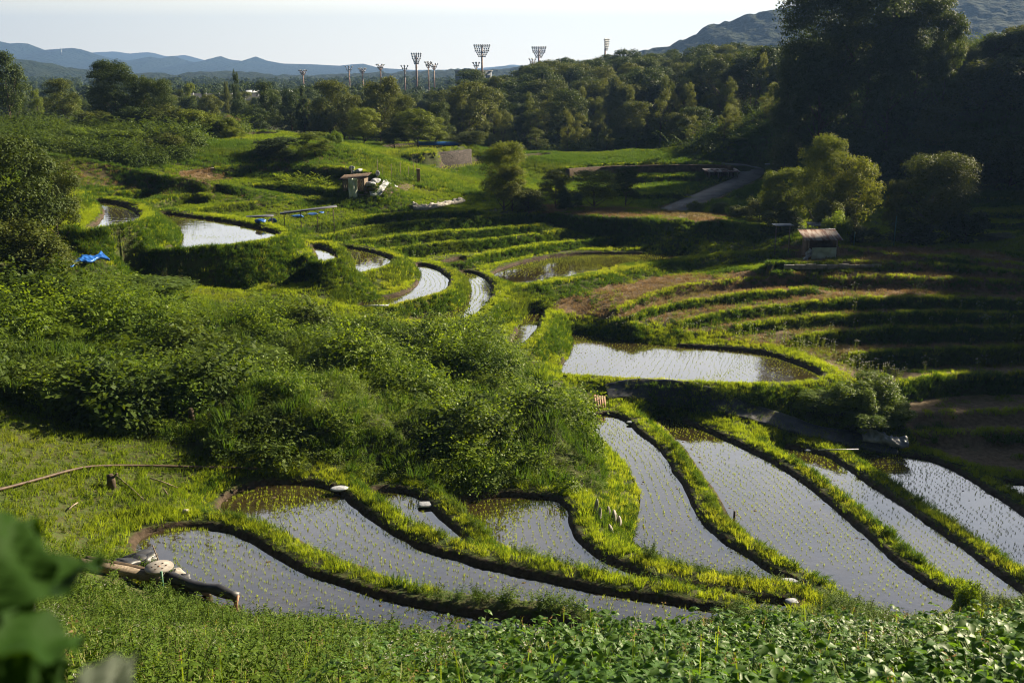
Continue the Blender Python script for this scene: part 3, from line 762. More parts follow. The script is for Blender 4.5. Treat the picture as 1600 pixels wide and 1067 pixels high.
def crown_mesh(name, seed, mat, leaves=9000, lumps=26, shape='round', leaf=.03, mats=None):
    """normalised crown: width 1, height 1, base at z 0"""
    rng = np.random.default_rng(seed); Cs = []; Rs = []
    for i in range(lumps):
        h = rng.uniform(.16, .93) if shape != 'bush' else rng.uniform(.02, .74)
        if shape == 'cone': R = .46*(1.02-h)**.8+.05
        elif shape == 'tall': R = .40*math.sin(math.pi*min(1, .16+.84*h*.95))**.6
        elif shape == 'bush': R = .46*math.sqrt(max(.05, 1-h*h))
        else: R = .45*math.sin(math.pi*min(.98, .12+.8*h))**.55
        a = rng.uniform(0, 2*math.pi); r = R*math.sqrt(rng.uniform(.1, 1))*.82
        rad = rng.uniform(.075, .165)*(1 if shape != 'cone' else .75)
        Cs.append((r*math.cos(a), r*math.sin(a), min(h, 1-rad*.8))); Rs.append(rad)
    Cs = np.array(Cs); Rs = np.array(Rs); w = Rs**2/np.sum(Rs**2); k = rng.choice(lumps, leaves, p=w)
    d = unit(rng.normal(size=(leaves, 3))); d[:, 2] = np.where(rng.random(leaves) < .78, np.abs(d[:, 2]), d[:, 2])
    rr = Rs[k]*(1-.42*rng.random(leaves)**1.8)*1.06*(1+.22*np.sin(d[:, 0]*9+k)*np.sin(d[:, 1]*9+k*2))
    P = Cs[k]+d*rr[:, None]*np.array([1, 1, 1.5 if shape == 'bush' else .78]); P[:, 2] = np.maximum(P[:, 2], .01)
    nr = unit(d+rng.normal(size=d.shape)*.55+np.array([0, 0, .35]))
    V, F = leaf_cards(rng, P, nr, leaf*rng.uniform(.6, 1.25, leaves), .6)
    lump_t = rng.random(lumps)
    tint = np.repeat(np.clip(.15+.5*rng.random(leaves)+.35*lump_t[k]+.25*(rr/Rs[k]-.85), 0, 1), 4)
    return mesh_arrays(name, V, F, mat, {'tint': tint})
def trunk_mesh(name, seed, h=.6, r=.022, limbs=9):
    rng = random.Random(seed); mb = MB(); pts = []; x = y = 0
    for i in range(7):
        t = i/6; pts.append((x, y, h*t-.06)); x += rng.uniform(-.012, .012); y += rng.uniform(-.012, .012)
    mb.tube(pts, [r*(1.35 if i == 0 else 1-.75*i/6) for i in range(7)], 7)
    for i in range(limbs):
        t = rng.uniform(.3, 1); q = pts[int(t*6)]; a = rng.uniform(0, 6.28); L_ = rng.uniform(.18, .36); z = q[2]
        m1 = (q[0]+math.cos(a)*L_*.5, q[1]+math.sin(a)*L_*.5, z+L_*.35); e = (q[0]+math.cos(a)*L_, q[1]+math.sin(a)*L_, z+L_*.85)
        mb.tube([q, m1, e], [r*.5, r*.32, r*.1], 5)
    return mesh_arrays(name, np.array(mb.v), mb.f, M['bark'], smooth=True)
CR = {}
def crown(kind, v, matk):
    key = (kind, v, matk)
    if key not in CR:
        par = dict(round=dict(leaves=15000, lumps=58, shape='round', leaf=.030), tall=dict(leaves=12000, lumps=48, shape='tall', leaf=.030),
                   bush=dict(leaves=11000, lumps=40, shape='bush', leaf=.040), cone=dict(leaves=9000, lumps=30, shape='cone', leaf=.028),
                   far=dict(leaves=2600, lumps=18, shape='round', leaf=.055), bamboo=dict(leaves=4000, lumps=22, shape='tall', leaf=.034),
                   big=dict(leaves=34000, lumps=95, shape='round', leaf=.021))[kind]
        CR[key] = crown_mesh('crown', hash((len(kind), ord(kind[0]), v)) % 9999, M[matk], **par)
    return CR[key]
TR = [trunk_mesh('trunk', i) for i in range(3)]
TRN = 0
def tree(px, Y, top, wpx, kind='round', v=0, mat='tree_a', name='broadleaf_tree', label=None, cat='tree', group=None, base=None, x=None, h=None, w=None, rz=None, parts=True):
    global TRN; TRN += 1
    if x is None:
        x, zt = at_dist(px, top, Y)
        b = float(gz(x, Y)) if base is None else base
        h = max(zt-b, .6); w = wpx*(Y*CT-zt*ST)/FPX
    else: b = float(gz(x, Y)) if base is None else base
    r = empty(name, (x, Y, b-.05*h*0-.08), (TRN*2.399) % 6.28 if rz is None else rz, label, cat, group)
    r.scale = (w, w, h)
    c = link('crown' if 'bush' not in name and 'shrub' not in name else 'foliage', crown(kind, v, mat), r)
    if kind != 'bush':
        c.location.z = .10 if kind in ('round', 'big') else .04; c.scale = (1, 1, .92)
    if parts: link('trunk' if kind != 'bush' else 'stem', TR[TRN % 3], r)
    return r

# instanced ground cover: one object each, countless plants
def protos(name, meshes):
    col = bpy.data.collections.new(name)
    for i, me in enumerate(meshes):
        o = bpy.data.objects.new('%s_%02d' % (name, i), me); col.objects.link(o)
    return col, len(meshes)
def scatter(name, label, col, P, rz=None, scl=None, idx=None, tilt=.12, seed=0, sz=None):
    rng = np.random.default_rng(seed+77); n = len(P); col, k = col
    rz = rng.uniform(0, 6.283, n) if rz is None else rz
    rot = np.c_[rng.normal(0, tilt, n), rng.normal(0, tilt, n), rz]
    scl = rng.uniform(.7, 1.3, n) if scl is None else scl
    s3 = np.c_[scl, scl, scl if sz is None else scl*sz]
    idx = rng.integers(0, k, n) if idx is None else idx
    me = bpy.data.meshes.new(name); me.vertices.add(n); me.vertices.foreach_set('co', np.asarray(P, np.float32).ravel())
    a = me.attributes.new('rot', 'FLOAT_VECTOR', 'POINT'); a.data.foreach_set('vector', rot.astype(np.float32).ravel())
    a = me.attributes.new('scl', 'FLOAT_VECTOR', 'POINT'); a.data.foreach_set('vector', s3.astype(np.float32).ravel())
    a = me.attributes.new('idx', 'INT', 'POINT'); a.data.foreach_set('value', idx.astype(np.int32))
    o = link(name, me); tag(o, label, kind='stuff')
    ng = bpy.data.node_groups.new(name, 'GeometryNodeTree')
    ng.interface.new_socket('Geometry', in_out='INPUT', socket_type='NodeSocketGeometry')
    ng.interface.new_socket('Geometry', in_out='OUTPUT', socket_type='NodeSocketGeometry')
    gi = ng.nodes.new('NodeGroupInput'); go = ng.nodes.new('NodeGroupOutput')
    ip = ng.nodes.new('GeometryNodeInstanceOnPoints'); ci = ng.nodes.new('GeometryNodeCollectionInfo')
    ci.inputs['Collection'].default_value = col; ci.inputs['Separate Children'].default_value = True; ci.inputs['Reset Children'].default_value = True
    def na(nm, ty):
        q = ng.nodes.new('GeometryNodeInputNamedAttribute'); q.data_type = ty; q.inputs[0].default_value = nm
        return [s for s in q.outputs if s.enabled and s.name == 'Attribute'][0]
    er = ng.nodes.new('FunctionNodeEulerToRotation'); ng.links.new(na('rot', 'FLOAT_VECTOR'), er.inputs[0])
    L_ = ng.links.new
    L_(gi.outputs[0], ip.inputs['Points']); L_(ci.outputs[0], ip.inputs['Instance']); ip.inputs['Pick Instance'].default_value = True
    L_(na('idx', 'INT'), ip.inputs['Instance Index']); L_(er.outputs[0], ip.inputs['Rotation']); L_(na('scl', 'FLOAT_VECTOR'), ip.inputs['Scale'])
    L_(ip.outputs[0], go.inputs[0])
    md = o.modifiers.new('plants', 'NODES'); md.node_group = ng
    return o

def tuft(name, seed, mat, n=26, h=.3, rad=.16, w=.016, lean=.45, heads=0, hmat=None):
    """grass tuft of curved tapering blades"""
    rng = np.random.default_rng(seed); V = []; F = []; T = []; mi = []
    for i in range(n):
        a = rng.uniform(0, 6.28); r = rad*math.sqrt(rng.random()); b = np.array([r*math.cos(a), r*math.sin(a), -.04])
        L_ = h*rng.uniform(.55, 1.15); d = np.array([math.cos(a+rng.normal(0, .8)), math.sin(a+rng.normal(0, .8)), 0])*lean*rng.uniform(.2, 1)
        sa = rng.uniform(0, 6.28); s = np.array([math.cos(sa), math.sin(sa), 0])*w*.5
        p1 = b+np.array([0, 0, L_*.55])+d*L_*.3; p2 = b+np.array([0, 0, L_*.95])+d*L_*.95
        k = len(V); V += [b-s, b+s, p1+s*.8, p1-s*.8, p2]; F += [[k, k+1, k+2, k+3], [k+3, k+2, k+4]]; mi += [0, 0]
        T += [rng.random()*.6]*4+[.9]
    for i in range(heads):
        a = rng.uniform(0, 6.28); r = rad*rng.random(); b = np.array([r*math.cos(a), r*math.sin(a), 0]); L_ = h*rng.uniform(1.3, 2.1)
        t = b+np.array([rng.normal(0, .08), rng.normal(0, .08), L_]); s = np.array([.004, .003, 0])
        k = len(V); V += [b-s, b+s, t+s, t-s]; F.append([k, k+1, k+2, k+3]); mi.append(0); T += [.6]*4
        for q in range(7):
            c = t-np.array([0, 0, .012*q])+rng.normal(0, .012, 3); e = rng.normal(0, .012, (3, 3)); k = len(V)
            V += list(c+e); F.append([k, k+1, k+2]); mi.append(1); T += [.9]*3
    return mesh_arrays(name, V, F, mats=[M[mat], M[hmat or mat]], attrs={'tint': T}, midx=mi)
def clump(name, seed, mat, n=420, r=.7, h=.9, leaf=.085, shoots=9):
    """leafy hummock with arching shoots"""
    rng = np.random.default_rng(seed); d = unit(rng.normal(size=(n, 3))); d[:, 2] = np.abs(d[:, 2])
    bump = 1+.25*np.sin(d[:, 0]*5+seed)*np.sin(d[:, 1]*6+seed*2)
    P = d*np.array([r, r, h])*(rng.uniform(.55, 1.0, n)*bump)[:, None]; nr = d+rng.normal(size=(n, 3))*.6+np.array([0, 0, .5])
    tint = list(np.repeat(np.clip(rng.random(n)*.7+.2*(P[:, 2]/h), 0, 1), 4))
    Ps = []; Ns = []
    for i in range(shoots):
        a = rng.uniform(0, 6.28); u = np.array([math.cos(a), math.sin(a), 0]); b = u*r*rng.uniform(.2, .8); b[2] = h*rng.uniform(.55, .85)
        L_ = rng.uniform(.35, .75)
        for q in range(13):
            t = q/12; c = b+u*L_*t*.8+np.array([0, 0, L_*(t-.45*t*t)]); s = np.cross(u, [0, 0, 1])*(.035 if q % 2 else -.035)
            Ps.append(c+s); Ns.append(np.array([0, 0, 1])+rng.normal(0, .35, 3)); tint += [.75+.25*rng.random()]*4
    P = np.concatenate([P, Ps]) if Ps else P; nr = np.concatenate([nr, Ns]) if Ns else nr
    V, F = leaf_cards(rng, P, nr, leaf*rng.uniform(.6, 1.3, len(P)), .6)
    return mesh_arrays(name, V, F, M[mat], {'tint': tint})
def leaf6(V, F, T, p, d, up, L_, w, tint, fold=.18, droop=.25):
    """ovate leaf of eight faces, folded along its midrib and drooping to the tip"""
    d = d/np.linalg.norm(d); s = np.cross(d, up); s = s/(np.linalg.norm(s)+1e-9); u = np.cross(s, d); k = len(V)
    for t, ww in ((0, 0), (.18, .62), (.45, 1.0), (.75, .62), (1, 0)):
        c = p+d*L_*t-u*L_*droop*t*t
        if ww == 0: V.append(c)
        else: V += [c-s*w*.5*ww+u*w*fold*ww, c, c+s*w*.5*ww+u*w*fold*ww]
    F += [[k, k+2, k+1], [k, k+3, k+2], [k+1, k+2, k+5, k+4], [k+2, k+3, k+6, k+5], [k+4, k+5, k+8, k+7], [k+5, k+6, k+9, k+8], [k+7, k+8, k+10], [k+8, k+9, k+10]]
    T += [tint]*11
def weed_plant(name, seed, mat, stems=6, h=.45, L_=.085, w=.07, tri=True, step=.085, narrow=False, flowers=0):
    rng = np.random.default_rng(seed); V = []; F = []; T = []; mi = []
    for i in range(stems):
        a = rng.uniform(0, 6.28); b = np.array([math.cos(a), math.sin(a), 0])*rng.uniform(0, .2); lean = np.array([math.cos(a), math.sin(a), 0])*rng.uniform(.1, .7)
        H_ = h*rng.uniform(.6, 1.15); prev = b; q = 0; n = max(3, int(H_/step))
        for j in range(n+1):
            t = j/n; c = b+lean*H_*t*t+np.array([0, 0, H_*t])
            if j:
                k = len(V); s = np.array([.003, .003, 0]); V += [prev-s, prev+s, c+s*.7, c-s*.7]; F.append([k, k+1, k+2, k+3]); mi.append(1); T += [.3]*4
                for q in range(2 if not tri else 1):
                    aa = j*2.4+q*3.14+rng.normal(0, .4); d = np.array([math.cos(aa), math.sin(aa), rng.uniform(-.1, .5)])
                    sz = rng.uniform(.7, 1.2)*(1-.35*t); tt = float(np.clip(rng.random()*.7+.3*t, 0, 1)); f0 = len(F)
                    if tri:
                        e = c+d*L_*.7
                        k = len(V); V += [c-s*.5, c+s*.5, e]; F.append([k, k+1, k+2]); T += [.4]*3
                        for da in (-1.25, 0, 1.25):
                            ca, sa = math.cos(da), math.sin(da); dd = np.array([d[0]*ca-d[1]*sa, d[0]*sa+d[1]*ca, d[2]*.5-.1])
                            leaf6(V, F, T, e, dd, np.array([rng.normal(0, .25), rng.normal(0, .25), 1]), L_*sz, w*sz, tt)
                    else: leaf6(V, F, T, c, d, np.array([rng.normal(0, .25), rng.normal(0, .25), 1]), L_*sz, w*sz, tt)
                    mi += [0]*(len(F)-f0)
            prev = c
        if flowers:
            for q in range(flowers):
                c = prev+rng.normal(0, .02, 3)
                for m_ in range(5):
                    am = m_*1.257; e = c+np.array([math.cos(am), math.sin(am), .3])*.012; k = len(V)
                    V += [c, e+[.003, 0, 0], e+[0, .003, .002]]; F.append([k, k+1, k+2]); mi.append(2); T += [.5]*3
    return mesh_arrays(name, V, F, mats=[M[mat], M['stem'], M['flower']], attrs={'tint': T}, midx=mi)
def stalk(name, seed, h=.9):
    """tall wild flower: thin stem, few leaves, flat white umbels"""
    rng = np.random.default_rng(seed); V = []; F = []; mi = []; T = []
    for i in range(3):
        b = np.array([rng.normal(0, .1), rng.normal(0, .1), 0]); t = b+np.array([rng.normal(0, .1), rng.normal(0, .1), h*rng.uniform(.7, 1.1)])
        for s in (np.array([.007, 0, 0]), np.array([0, .007, 0])):
            k = len(V); V += [b-s, b+s, t+s*.6, t-s*.6]; F.append([k, k+1, k+2, k+3]); mi.append(0); T += [.7]*4
        for j in range(8):
            c = lerp(b, t, rng.uniform(.1, .8)); dd = rng.normal(size=3); dd[2] = abs(dd[2])*.4; e = c+unit(dd)*.12; k = len(V)
            V += [c, (c+e)/2+[0, .02, .01], e, (c+e)/2-[0, .02, -.01]]; F.append([k, k+1, k+2, k+3]); mi.append(0); T += [.6]*4
        for j in range(4):
            c = t+np.array([rng.normal(0, .05), rng.normal(0, .05), rng.uniform(-.06, .03)])
            for q in range(7):
                e = c+rng.normal(0, .016, (3, 3))*np.array([1, 1, .4]); k = len(V); V += list(e); F.append([k, k+1, k+2]); mi.append(1); T += [.5]*3
    return mesh_arrays(name, V, F, mats=[M['grass'], M['flower']], attrs={'tint': T}, midx=mi)

RNG = np.random.default_rng(11)
def points(x0, x1, y0, y1, dens, wide=.60, mar=2.5):
    n = int((x1-x0)*(y1-y0)*dens); x = RNG.uniform(x0, x1, n); y = RNG.uniform(y0, y1, n)
    k = np.abs(x) < wide*y+mar; return x[k], y[k]
def slope(x, y, e=.4):
    return (gz(x+e, y)-gz(x-e, y))/(2*e), (gz(x, y+e)-gz(x, y-e))/(2*e)
def road_d(x, y): return dist_poly(x, y, ROAD[:, :2], closed=False)
P_grass = protos('grass_tuft', [tuft('grass_tuft', i, 'grass', 30, .30, .17, .020, .5) for i in range(3)])
P_short = protos('short_tuft', [tuft('short_tuft', i+5, 'grass', 34, .19, .2, .02, .8) for i in range(3)])
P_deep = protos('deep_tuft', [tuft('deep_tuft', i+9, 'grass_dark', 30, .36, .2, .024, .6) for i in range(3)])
P_bright = protos('bright_tuft', [tuft('bright_tuft', i+5, 'grass_bright', 34, .30, .17, .018, .5) for i in range(3)])
P_dry = protos('dry_tuft', [tuft('dry_tuft', i+13, 'dry', 22, .22, .2, .018, 1.0) for i in range(3)])
P_rice = protos('rice_tuft', [tuft('rice_tuft', i+17, 'seedling', 7, .21, .035, .016, .5) for i in range(4)])
P_clump = protos('leaf_clump', [clump('leaf_clump', i+21, 'weed', 640, .62, .62, .078, 5+2*i) for i in range(4)]+[clump('leaf_clump', i+27, 'scrub', 420, .62, .75, .115, 4) for i in range(2)]+[clump('leaf_clump', 29, 'herb', 700, .6, .5, .06, 14)])
P_vine = protos('vine_clump', [clump('vine_clump', i+31, 'scrub', 620, .7, .6, .09, 4) for i in range(3)])
P_stalk = protos('flower_stalk', [stalk('flower_stalk', i+41) for i in range(3)])

px_ = lambda x, y, z: proj(x, y, z)
# --- grass on every bank and bund near the spur and the front paddies
x, y = points(-62, 62, 30, 112, 17)
z = gz(x, y); sd = gsd(x, y); px, py = px_(x, y, z)
inm = inpoly(px, py, MASS) & (y < 75)
dr = dryness(x, y, z); near_cut = (y < 42) & (sd > 3) & (py > 900)
patch = fbm(x, y, 2.2, 31)
ringd = sd   # distance from the water's edge
rim = grim(x, y); keep = (sd > np.where(rim > .4, .15, .02)) & ~inm & (road_d(x, y) > 1.9) & (RNG.random(len(x)) > dr*1.15) & (y-30 > -5) & (RNG.random(len(x)) < np.clip(.55+patch, 0, 1))
worn = (sd < .50) & (rim > .3)                                  # trodden top of each bund
keep &= ~(worn & (RNG.random(len(x)) < .5))
x, y, z, sd, px, py, patch, worn = [q[keep] for q in (x, y, z, sd, px, py, patch, worn)]
meadow = (px < 470) & (py > 620) & (sd > 1.0)
bundm = (sd < 1.5) & ~worn & (y < 60)
gx, gy = slope(x, y); steep = np.hypot(gx, gy)
SREG = inpoly(px, py, [(440,362),(560,340),(860,322),(985,372),(900,392),(700,414),(630,405)]) & (y > 80)
k = ~SREG | (steep > .2) | (RNG.random(len(x)) < .22)
x, y, z, sd, px, py, patch, worn, meadow, bundm, gx, gy, steep, SREG = [q[k] for q in (x, y, z, sd, px, py, patch, worn, meadow, bundm, gx, gy, steep, SREG)]
far = sstep(45, 100, y)
s = (.55+.55*patch)*(1+.18*far)*RNG.uniform(.7, 1.25, len(x))*np.where(worn, .55, 1)*np.where(bundm, 1.15, 1)
shortm = meadow | worn | ((steep < .12) & (sd > 1.4))
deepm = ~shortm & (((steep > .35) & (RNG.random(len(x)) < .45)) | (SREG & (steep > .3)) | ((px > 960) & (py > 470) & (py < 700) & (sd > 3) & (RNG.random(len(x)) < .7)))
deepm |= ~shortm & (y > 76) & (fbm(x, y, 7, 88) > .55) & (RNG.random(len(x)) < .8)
brt = ~shortm & ~deepm & (sd < 3.0) & (RNG.random(len(x)) < .7)
for nm, lab, pr, m_, f in (('young_bund_grass', 'bright young grass on the bunds and terrace noses', P_bright, brt, 1.05), ('meadow_grass', 'short green grass of the meadow and trodden bund tops', P_short, shortm, 1.35),
                        ('bank_grass', 'long bright grass on the terrace banks', P_grass, ~shortm & ~deepm & ~brt, .95),
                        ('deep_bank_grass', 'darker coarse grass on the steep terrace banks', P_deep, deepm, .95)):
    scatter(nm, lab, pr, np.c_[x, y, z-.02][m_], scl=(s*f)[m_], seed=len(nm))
x, y = points(-40, 40, 30, 85, 20); sd = gsd(x, y); k = (sd < 1.7) & (sd > .05); x, y, sd = x[k], y[k], sd[k]; rim = grim(x, y); k = (sd > np.where(rim > .3, .36, .04)) & (RNG.random(len(x)) < .25+1.1*fbm(x, y, 1.1, 44))
x, y = x[k], y[k]; scatter('bund_grass', 'thick bright grass along the outer edge of the bunds', P_bright, np.c_[x, y, gz(x, y)-.02], scl=RNG.uniform(.5, 1.0, len(x))*(.6+.9*fbm(x, y, 2.3, 45)), seed=21)
# grass hanging down the steepest faces
x, y = points(-50, 45, 34, 112, 60); gx, gy = slope(x, y, .25); st = np.hypot(gx, gy); sd = gsd(x, y); rim = grim(x, y)
k = (st > .7) & ~((rim > .3) & (sd < .3)) & (sd > .03) & (RNG.random(len(x)) < np.clip(st/2.2, 0, 1)*np.where(y > 75, .6, 1)); x, y = x[k], y[k]
scatter('hanging_grass', 'coarse grass hanging down the steep terrace faces', P_deep, np.c_[x, y, gz(x, y)+RNG.uniform(-.05, .12, len(x))], scl=RNG.uniform(.7, 1.2, len(x)), seed=22, tilt=.5)
x, y = points(-50, 62, 66, 112, 9); z = gz(x, y); k = RNG.random(len(x)) < dryness(x, y, z)*.9; k &= gsd(x, y) > .5
x2, y2 = points(-62, 62, 112, 150, 2); z2 = gz(x2, y2); k2 = RNG.random(len(x2)) < dryness(x2, y2, z2)*.9
scatter('dry_grass', 'dry mown straw on the fallow terraces', P_dry, np.c_[np.r_[x[k], x2[k2]], np.r_[y[k], y2[k2]], np.r_[z[k], z2[k2]]], scl=RNG.uniform(.8, 1.7, int(k.sum()+k2.sum())), seed=2)
# far grass
x, y = points(-110, 125, 112, 205, 8.0, .62); z = gz(x, y); sd = gsd(x, y); p_ = fbm(x, y, 6, 8)
k = (sd > .5) & (road_d(x, y) > 2.2) & (RNG.random(len(x)) < .45+p_); x, y, z, p_ = x[k], y[k], z[k], p_[k]
dk = (fbm(x, y, 14, 77)+.12*RNG.normal(size=len(x)) > .55) | (x > .22*y)
scatter('field_grass', 'rough grass of the upper fields', P_grass, np.c_[x, y, z][~dk], scl=(.8+1.0*p_[~dk]), seed=3)
scatter('hill_grass', 'coarse dark grass of the hillside and hollows', P_deep, np.c_[x, y, z][dk], scl=(.9+1.2*p_[dk]), seed=4)
# undergrowth on the spur
x, y = points(-62, 30, 34, 75, 3.1); z = gz(x, y); px, py = px_(x, y, z)
jig = 14*(vnoise(x, y, 2.5, 51)-.5)
k = inpoly(px+jig, py+jig, MASS) & (gsd(x, y) > .8); x, y, z = x[k], y[k], z[k]; q = fbm(x, y, 3.5, 61)
big = sstep(.42, .72, q); left = sstep(5, -20, x)
s = (.62+1.65*big+.4*left)*RNG.uniform(.75, 1.2, len(x))
scatter('undergrowth', 'dense leafy undergrowth covering the spur', P_clump, np.c_[x, y, z-.1], scl=s, seed=5, tilt=.25, idx=np.where(vnoise(x, y, 3.2, 66) > .62, RNG.integers(4, 6, len(x)), np.where(vnoise(x, y, 2.4, 67) > .66, 6, RNG.integers(0, 4, len(x)))))
m_ = RNG.random(len(x)) < .5
scatter('undergrowth_grass', 'long grass coming up through the undergrowth', P_deep, np.c_[x, y, z+.35*s][m_]+RNG.normal(0, .25, (int(m_.sum()), 3))*[1, 1, .3], scl=RNG.uniform(1, 2.1, int(m_.sum())), seed=6)
# longer grass standing along every terrace edge
cp = []
for zc, zt, run, pl in TL:
    if not isinstance(zc, tuple): zc = (zc, zc)
    fr = [min(1, (a-pl[0][0])/(min(pl[-1][0], 1400)-pl[0][0]+1e-6)) for a, b in pl]
    w = catmull([at(a, b, lerp(*zc, f)) for (a, b), f in zip(pl, fr)], 12, closed=False)
    L_ = np.r_[0, np.cumsum(np.hypot(*np.diff(w, axis=0).T))]; n_ = int(L_[-1]*11); s_ = RNG.uniform(0, L_[-1], n_)
    q = np.c_[np.interp(s_, L_, w[:, 0]), np.interp(s_, L_, w[:, 1])+RNG.uniform(-.25, .35, n_)]; cp.append(q[np.abs(q[:, 0]) < .6*q[:, 1]+3])
cp = np.concatenate(cp); cp = cp[(gsd(cp[:, 0], cp[:, 1]) > .1) & (RNG.random(len(cp)) < .4+.9*fbm(cp[:, 0], cp[:, 1], 2.5, 46))]
scatter('edge_grass', 'long bright grass standing along the terrace edges', P_bright, np.c_[cp, gz(cp[:, 0], cp[:, 1])-.02], scl=RNG.uniform(.7, 1.25, len(cp)), seed=23)
# wild flowers along the bund behind the long paddy and at other edges
x, y = points(-30, 45, 55, 95, 4); z = gz(x, y); px, py = px_(x, y, z); sd = gsd(x, y)
A_ = inpoly(px, py, [(930,500),(1000,505),(1240,530),(1340,560),(1420,600),(1380,620),(1280,610),(1240,565),(1100,548),(960,528)])
B_ = inpoly(px, py, [(960,480),(1600,440),(1640,620),(1340,600),(1240,540)]) | inpoly(px, py, [(560,380),(840,470),(880,560),(820,560),(700,410)])
k = (sd > .6) & ((A_ & (RNG.random(len(x)) < .55)) | (B_ & (RNG.random(len(x)) < .07)))
scatter('wild_flowers', 'tall thin wild flowers with white heads along the bunds', P_stalk, np.c_[x, y, z][k], scl=RNG.uniform(.45, 1.1, int(k.sum())), seed=7)

# shrubby cover of the dark bank, the knoll and the dark hill
x, y = points(-80, 90, 108, 165, .9, .62); z = gz(x, y); px, py = px_(x, y, z)
bk = inpoly(px, py, [(-100,196),(60,194),(250,196),(310,212),(300,245),(225,264),(100,246),(-100,234)]) | inpoly(px, py, [(110,185),(380,190),(372,212),(320,214),(110,200)])
wd = (y > 178) & (x > -14) & (x < .45*y)
hl = (px > 1205) & (y > 118) & (z > -12.5) & (fbm(x, y, 7, 5) > .5)
k = (bk & (RNG.random(len(x)) < .95)) | (hl & (RNG.random(len(x)) < .35))
scatter('bank_scrub', 'dense low scrub on the dark banks and the dark hillside', P_vine, np.c_[x, y, z-.1][k], scl=(RNG.uniform(.8, 1.5, len(x))*(.7+2.4*fbm(x, y, 6, 12)))[k], seed=15)
x, y = points(-16, 120, 150, 312, .10, .5); z = gz(x, y); k = (x < .44*y) & ((y > 176) | (x > 26))
scatter('forest_floor_scrub', 'dark undergrowth between the trees of the wooded hill', P_vine, np.c_[x, y, z-.2][k], scl=RNG.uniform(2.2, 4.5, int(k.sum())), seed=16)
n_ = 2600; y = 330+900*RNG.random(n_)**1.3; x = RNG.uniform(-.56, .40, n_)*y; k = (fbm(x, y, 90, 6) > .40) & (np.abs(x+.21*330) > 0); x, y = x[k], y[k]
keep_ = ~((np.abs(x+97) < 26) & (y < 345)); x, y = x[keep_], y[keep_]
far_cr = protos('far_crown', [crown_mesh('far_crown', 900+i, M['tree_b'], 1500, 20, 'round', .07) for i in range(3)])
zf = np.full(len(x), -17.0)
scatter('far_woods', 'continuous dark woods on the plain beyond the fields', far_cr, np.c_[x, y, zf-1], scl=RNG.uniform(9, 14, len(x)), seed=17, tilt=.05)
# --- rice seedlings in rows that follow each paddy's far edge
for p in PADS:
    if p.k in ('T', 'W4'): continue
    if p.z < -19.9: step, rowd = .24, .36
    elif p.z > -17.0 or p.k == 'P8': step, rowd = .32, .40
    else: step, rowd = .24, .36
    far_ = p.k[0] == 'W'
    if far_: step, rowd = .5, .6
    f = p.far; seg = np.diff(f, axis=0); L_ = np.r_[0, np.cumsum(np.hypot(*seg.T))]
    s_ = np.arange(0, L_[-1], step); bx = np.interp(s_, L_, f[:, 0]); by = np.interp(s_, L_, f[:, 1])
    tx = np.gradient(bx); ty = np.gradient(by); kk = 9
    ker = np.ones(kk)/kk
    if len(s_) > 3*kk:
        tx = np.convolve(np.pad(tx, kk//2, mode='edge'), ker, 'valid'); ty = np.convolve(np.pad(ty, kk//2, mode='edge'), ker, 'valid')
    nl = np.hypot(tx, ty)+1e-9; nx_, ny_ = -ty/nl, tx/nl
    c = p.P.mean(0); mid = len(bx)//2
    if inpoly(bx+nx_*.6, by+ny_*.6, p.P).sum() < inpoly(bx-nx_*.6, by-ny_*.6, p.P).sum(): nx_, ny_ = -nx_, -ny_
    pts = []
    for r_ in range(0, 44):
        o_ = .30+r_*rowd; j = (r_ % 2)*0
        q = np.c_[bx+nx_*o_, by+ny_*o_]
        if len(pts):
            pass
        pts.append(q+RNG.normal(0, .035, q.shape)+(np.c_[nx_, ny_]*(.10*np.sin(s_/2.3+r_*.35))[:, None]))
    pts = np.concatenate(pts); dd = dist_poly(pts[:, 0], pts[:, 1], p.P); k = inpoly(pts[:, 0], pts[:, 1], p.P) & (dd > .16) & (RNG.random(len(pts)) < .35+.75*sstep(.25, .45, fbm(pts[:, 0], pts[:, 1], 1.6, 99)))
    k &= np.abs(pts[:, 0]) < .6*pts[:, 1]+3
    pts = pts[k]
    # rows coming together from a bend: thin them out on a coarse raster
    key = np.round(pts/.17).astype(int); _, u = np.unique(key, axis=0, return_index=True); pts = pts[u]
    grow = RNG.uniform(.75, 1.2, len(pts))*(.55 if p.k in ('P0', 'P1', 'P2', 'P3') else .8 if p.z > -16.9 or p.k in ('P7', 'P8', 'Q') else 1)*(1.6 if far_ else 1)
    scatter('rice_seedlings', 'young rice seedlings in rows standing in the water', P_rice, np.c_[pts, np.full(len(pts), p.z-.03)], scl=grow, seed=ord(p.k[-1]), tilt=.2)
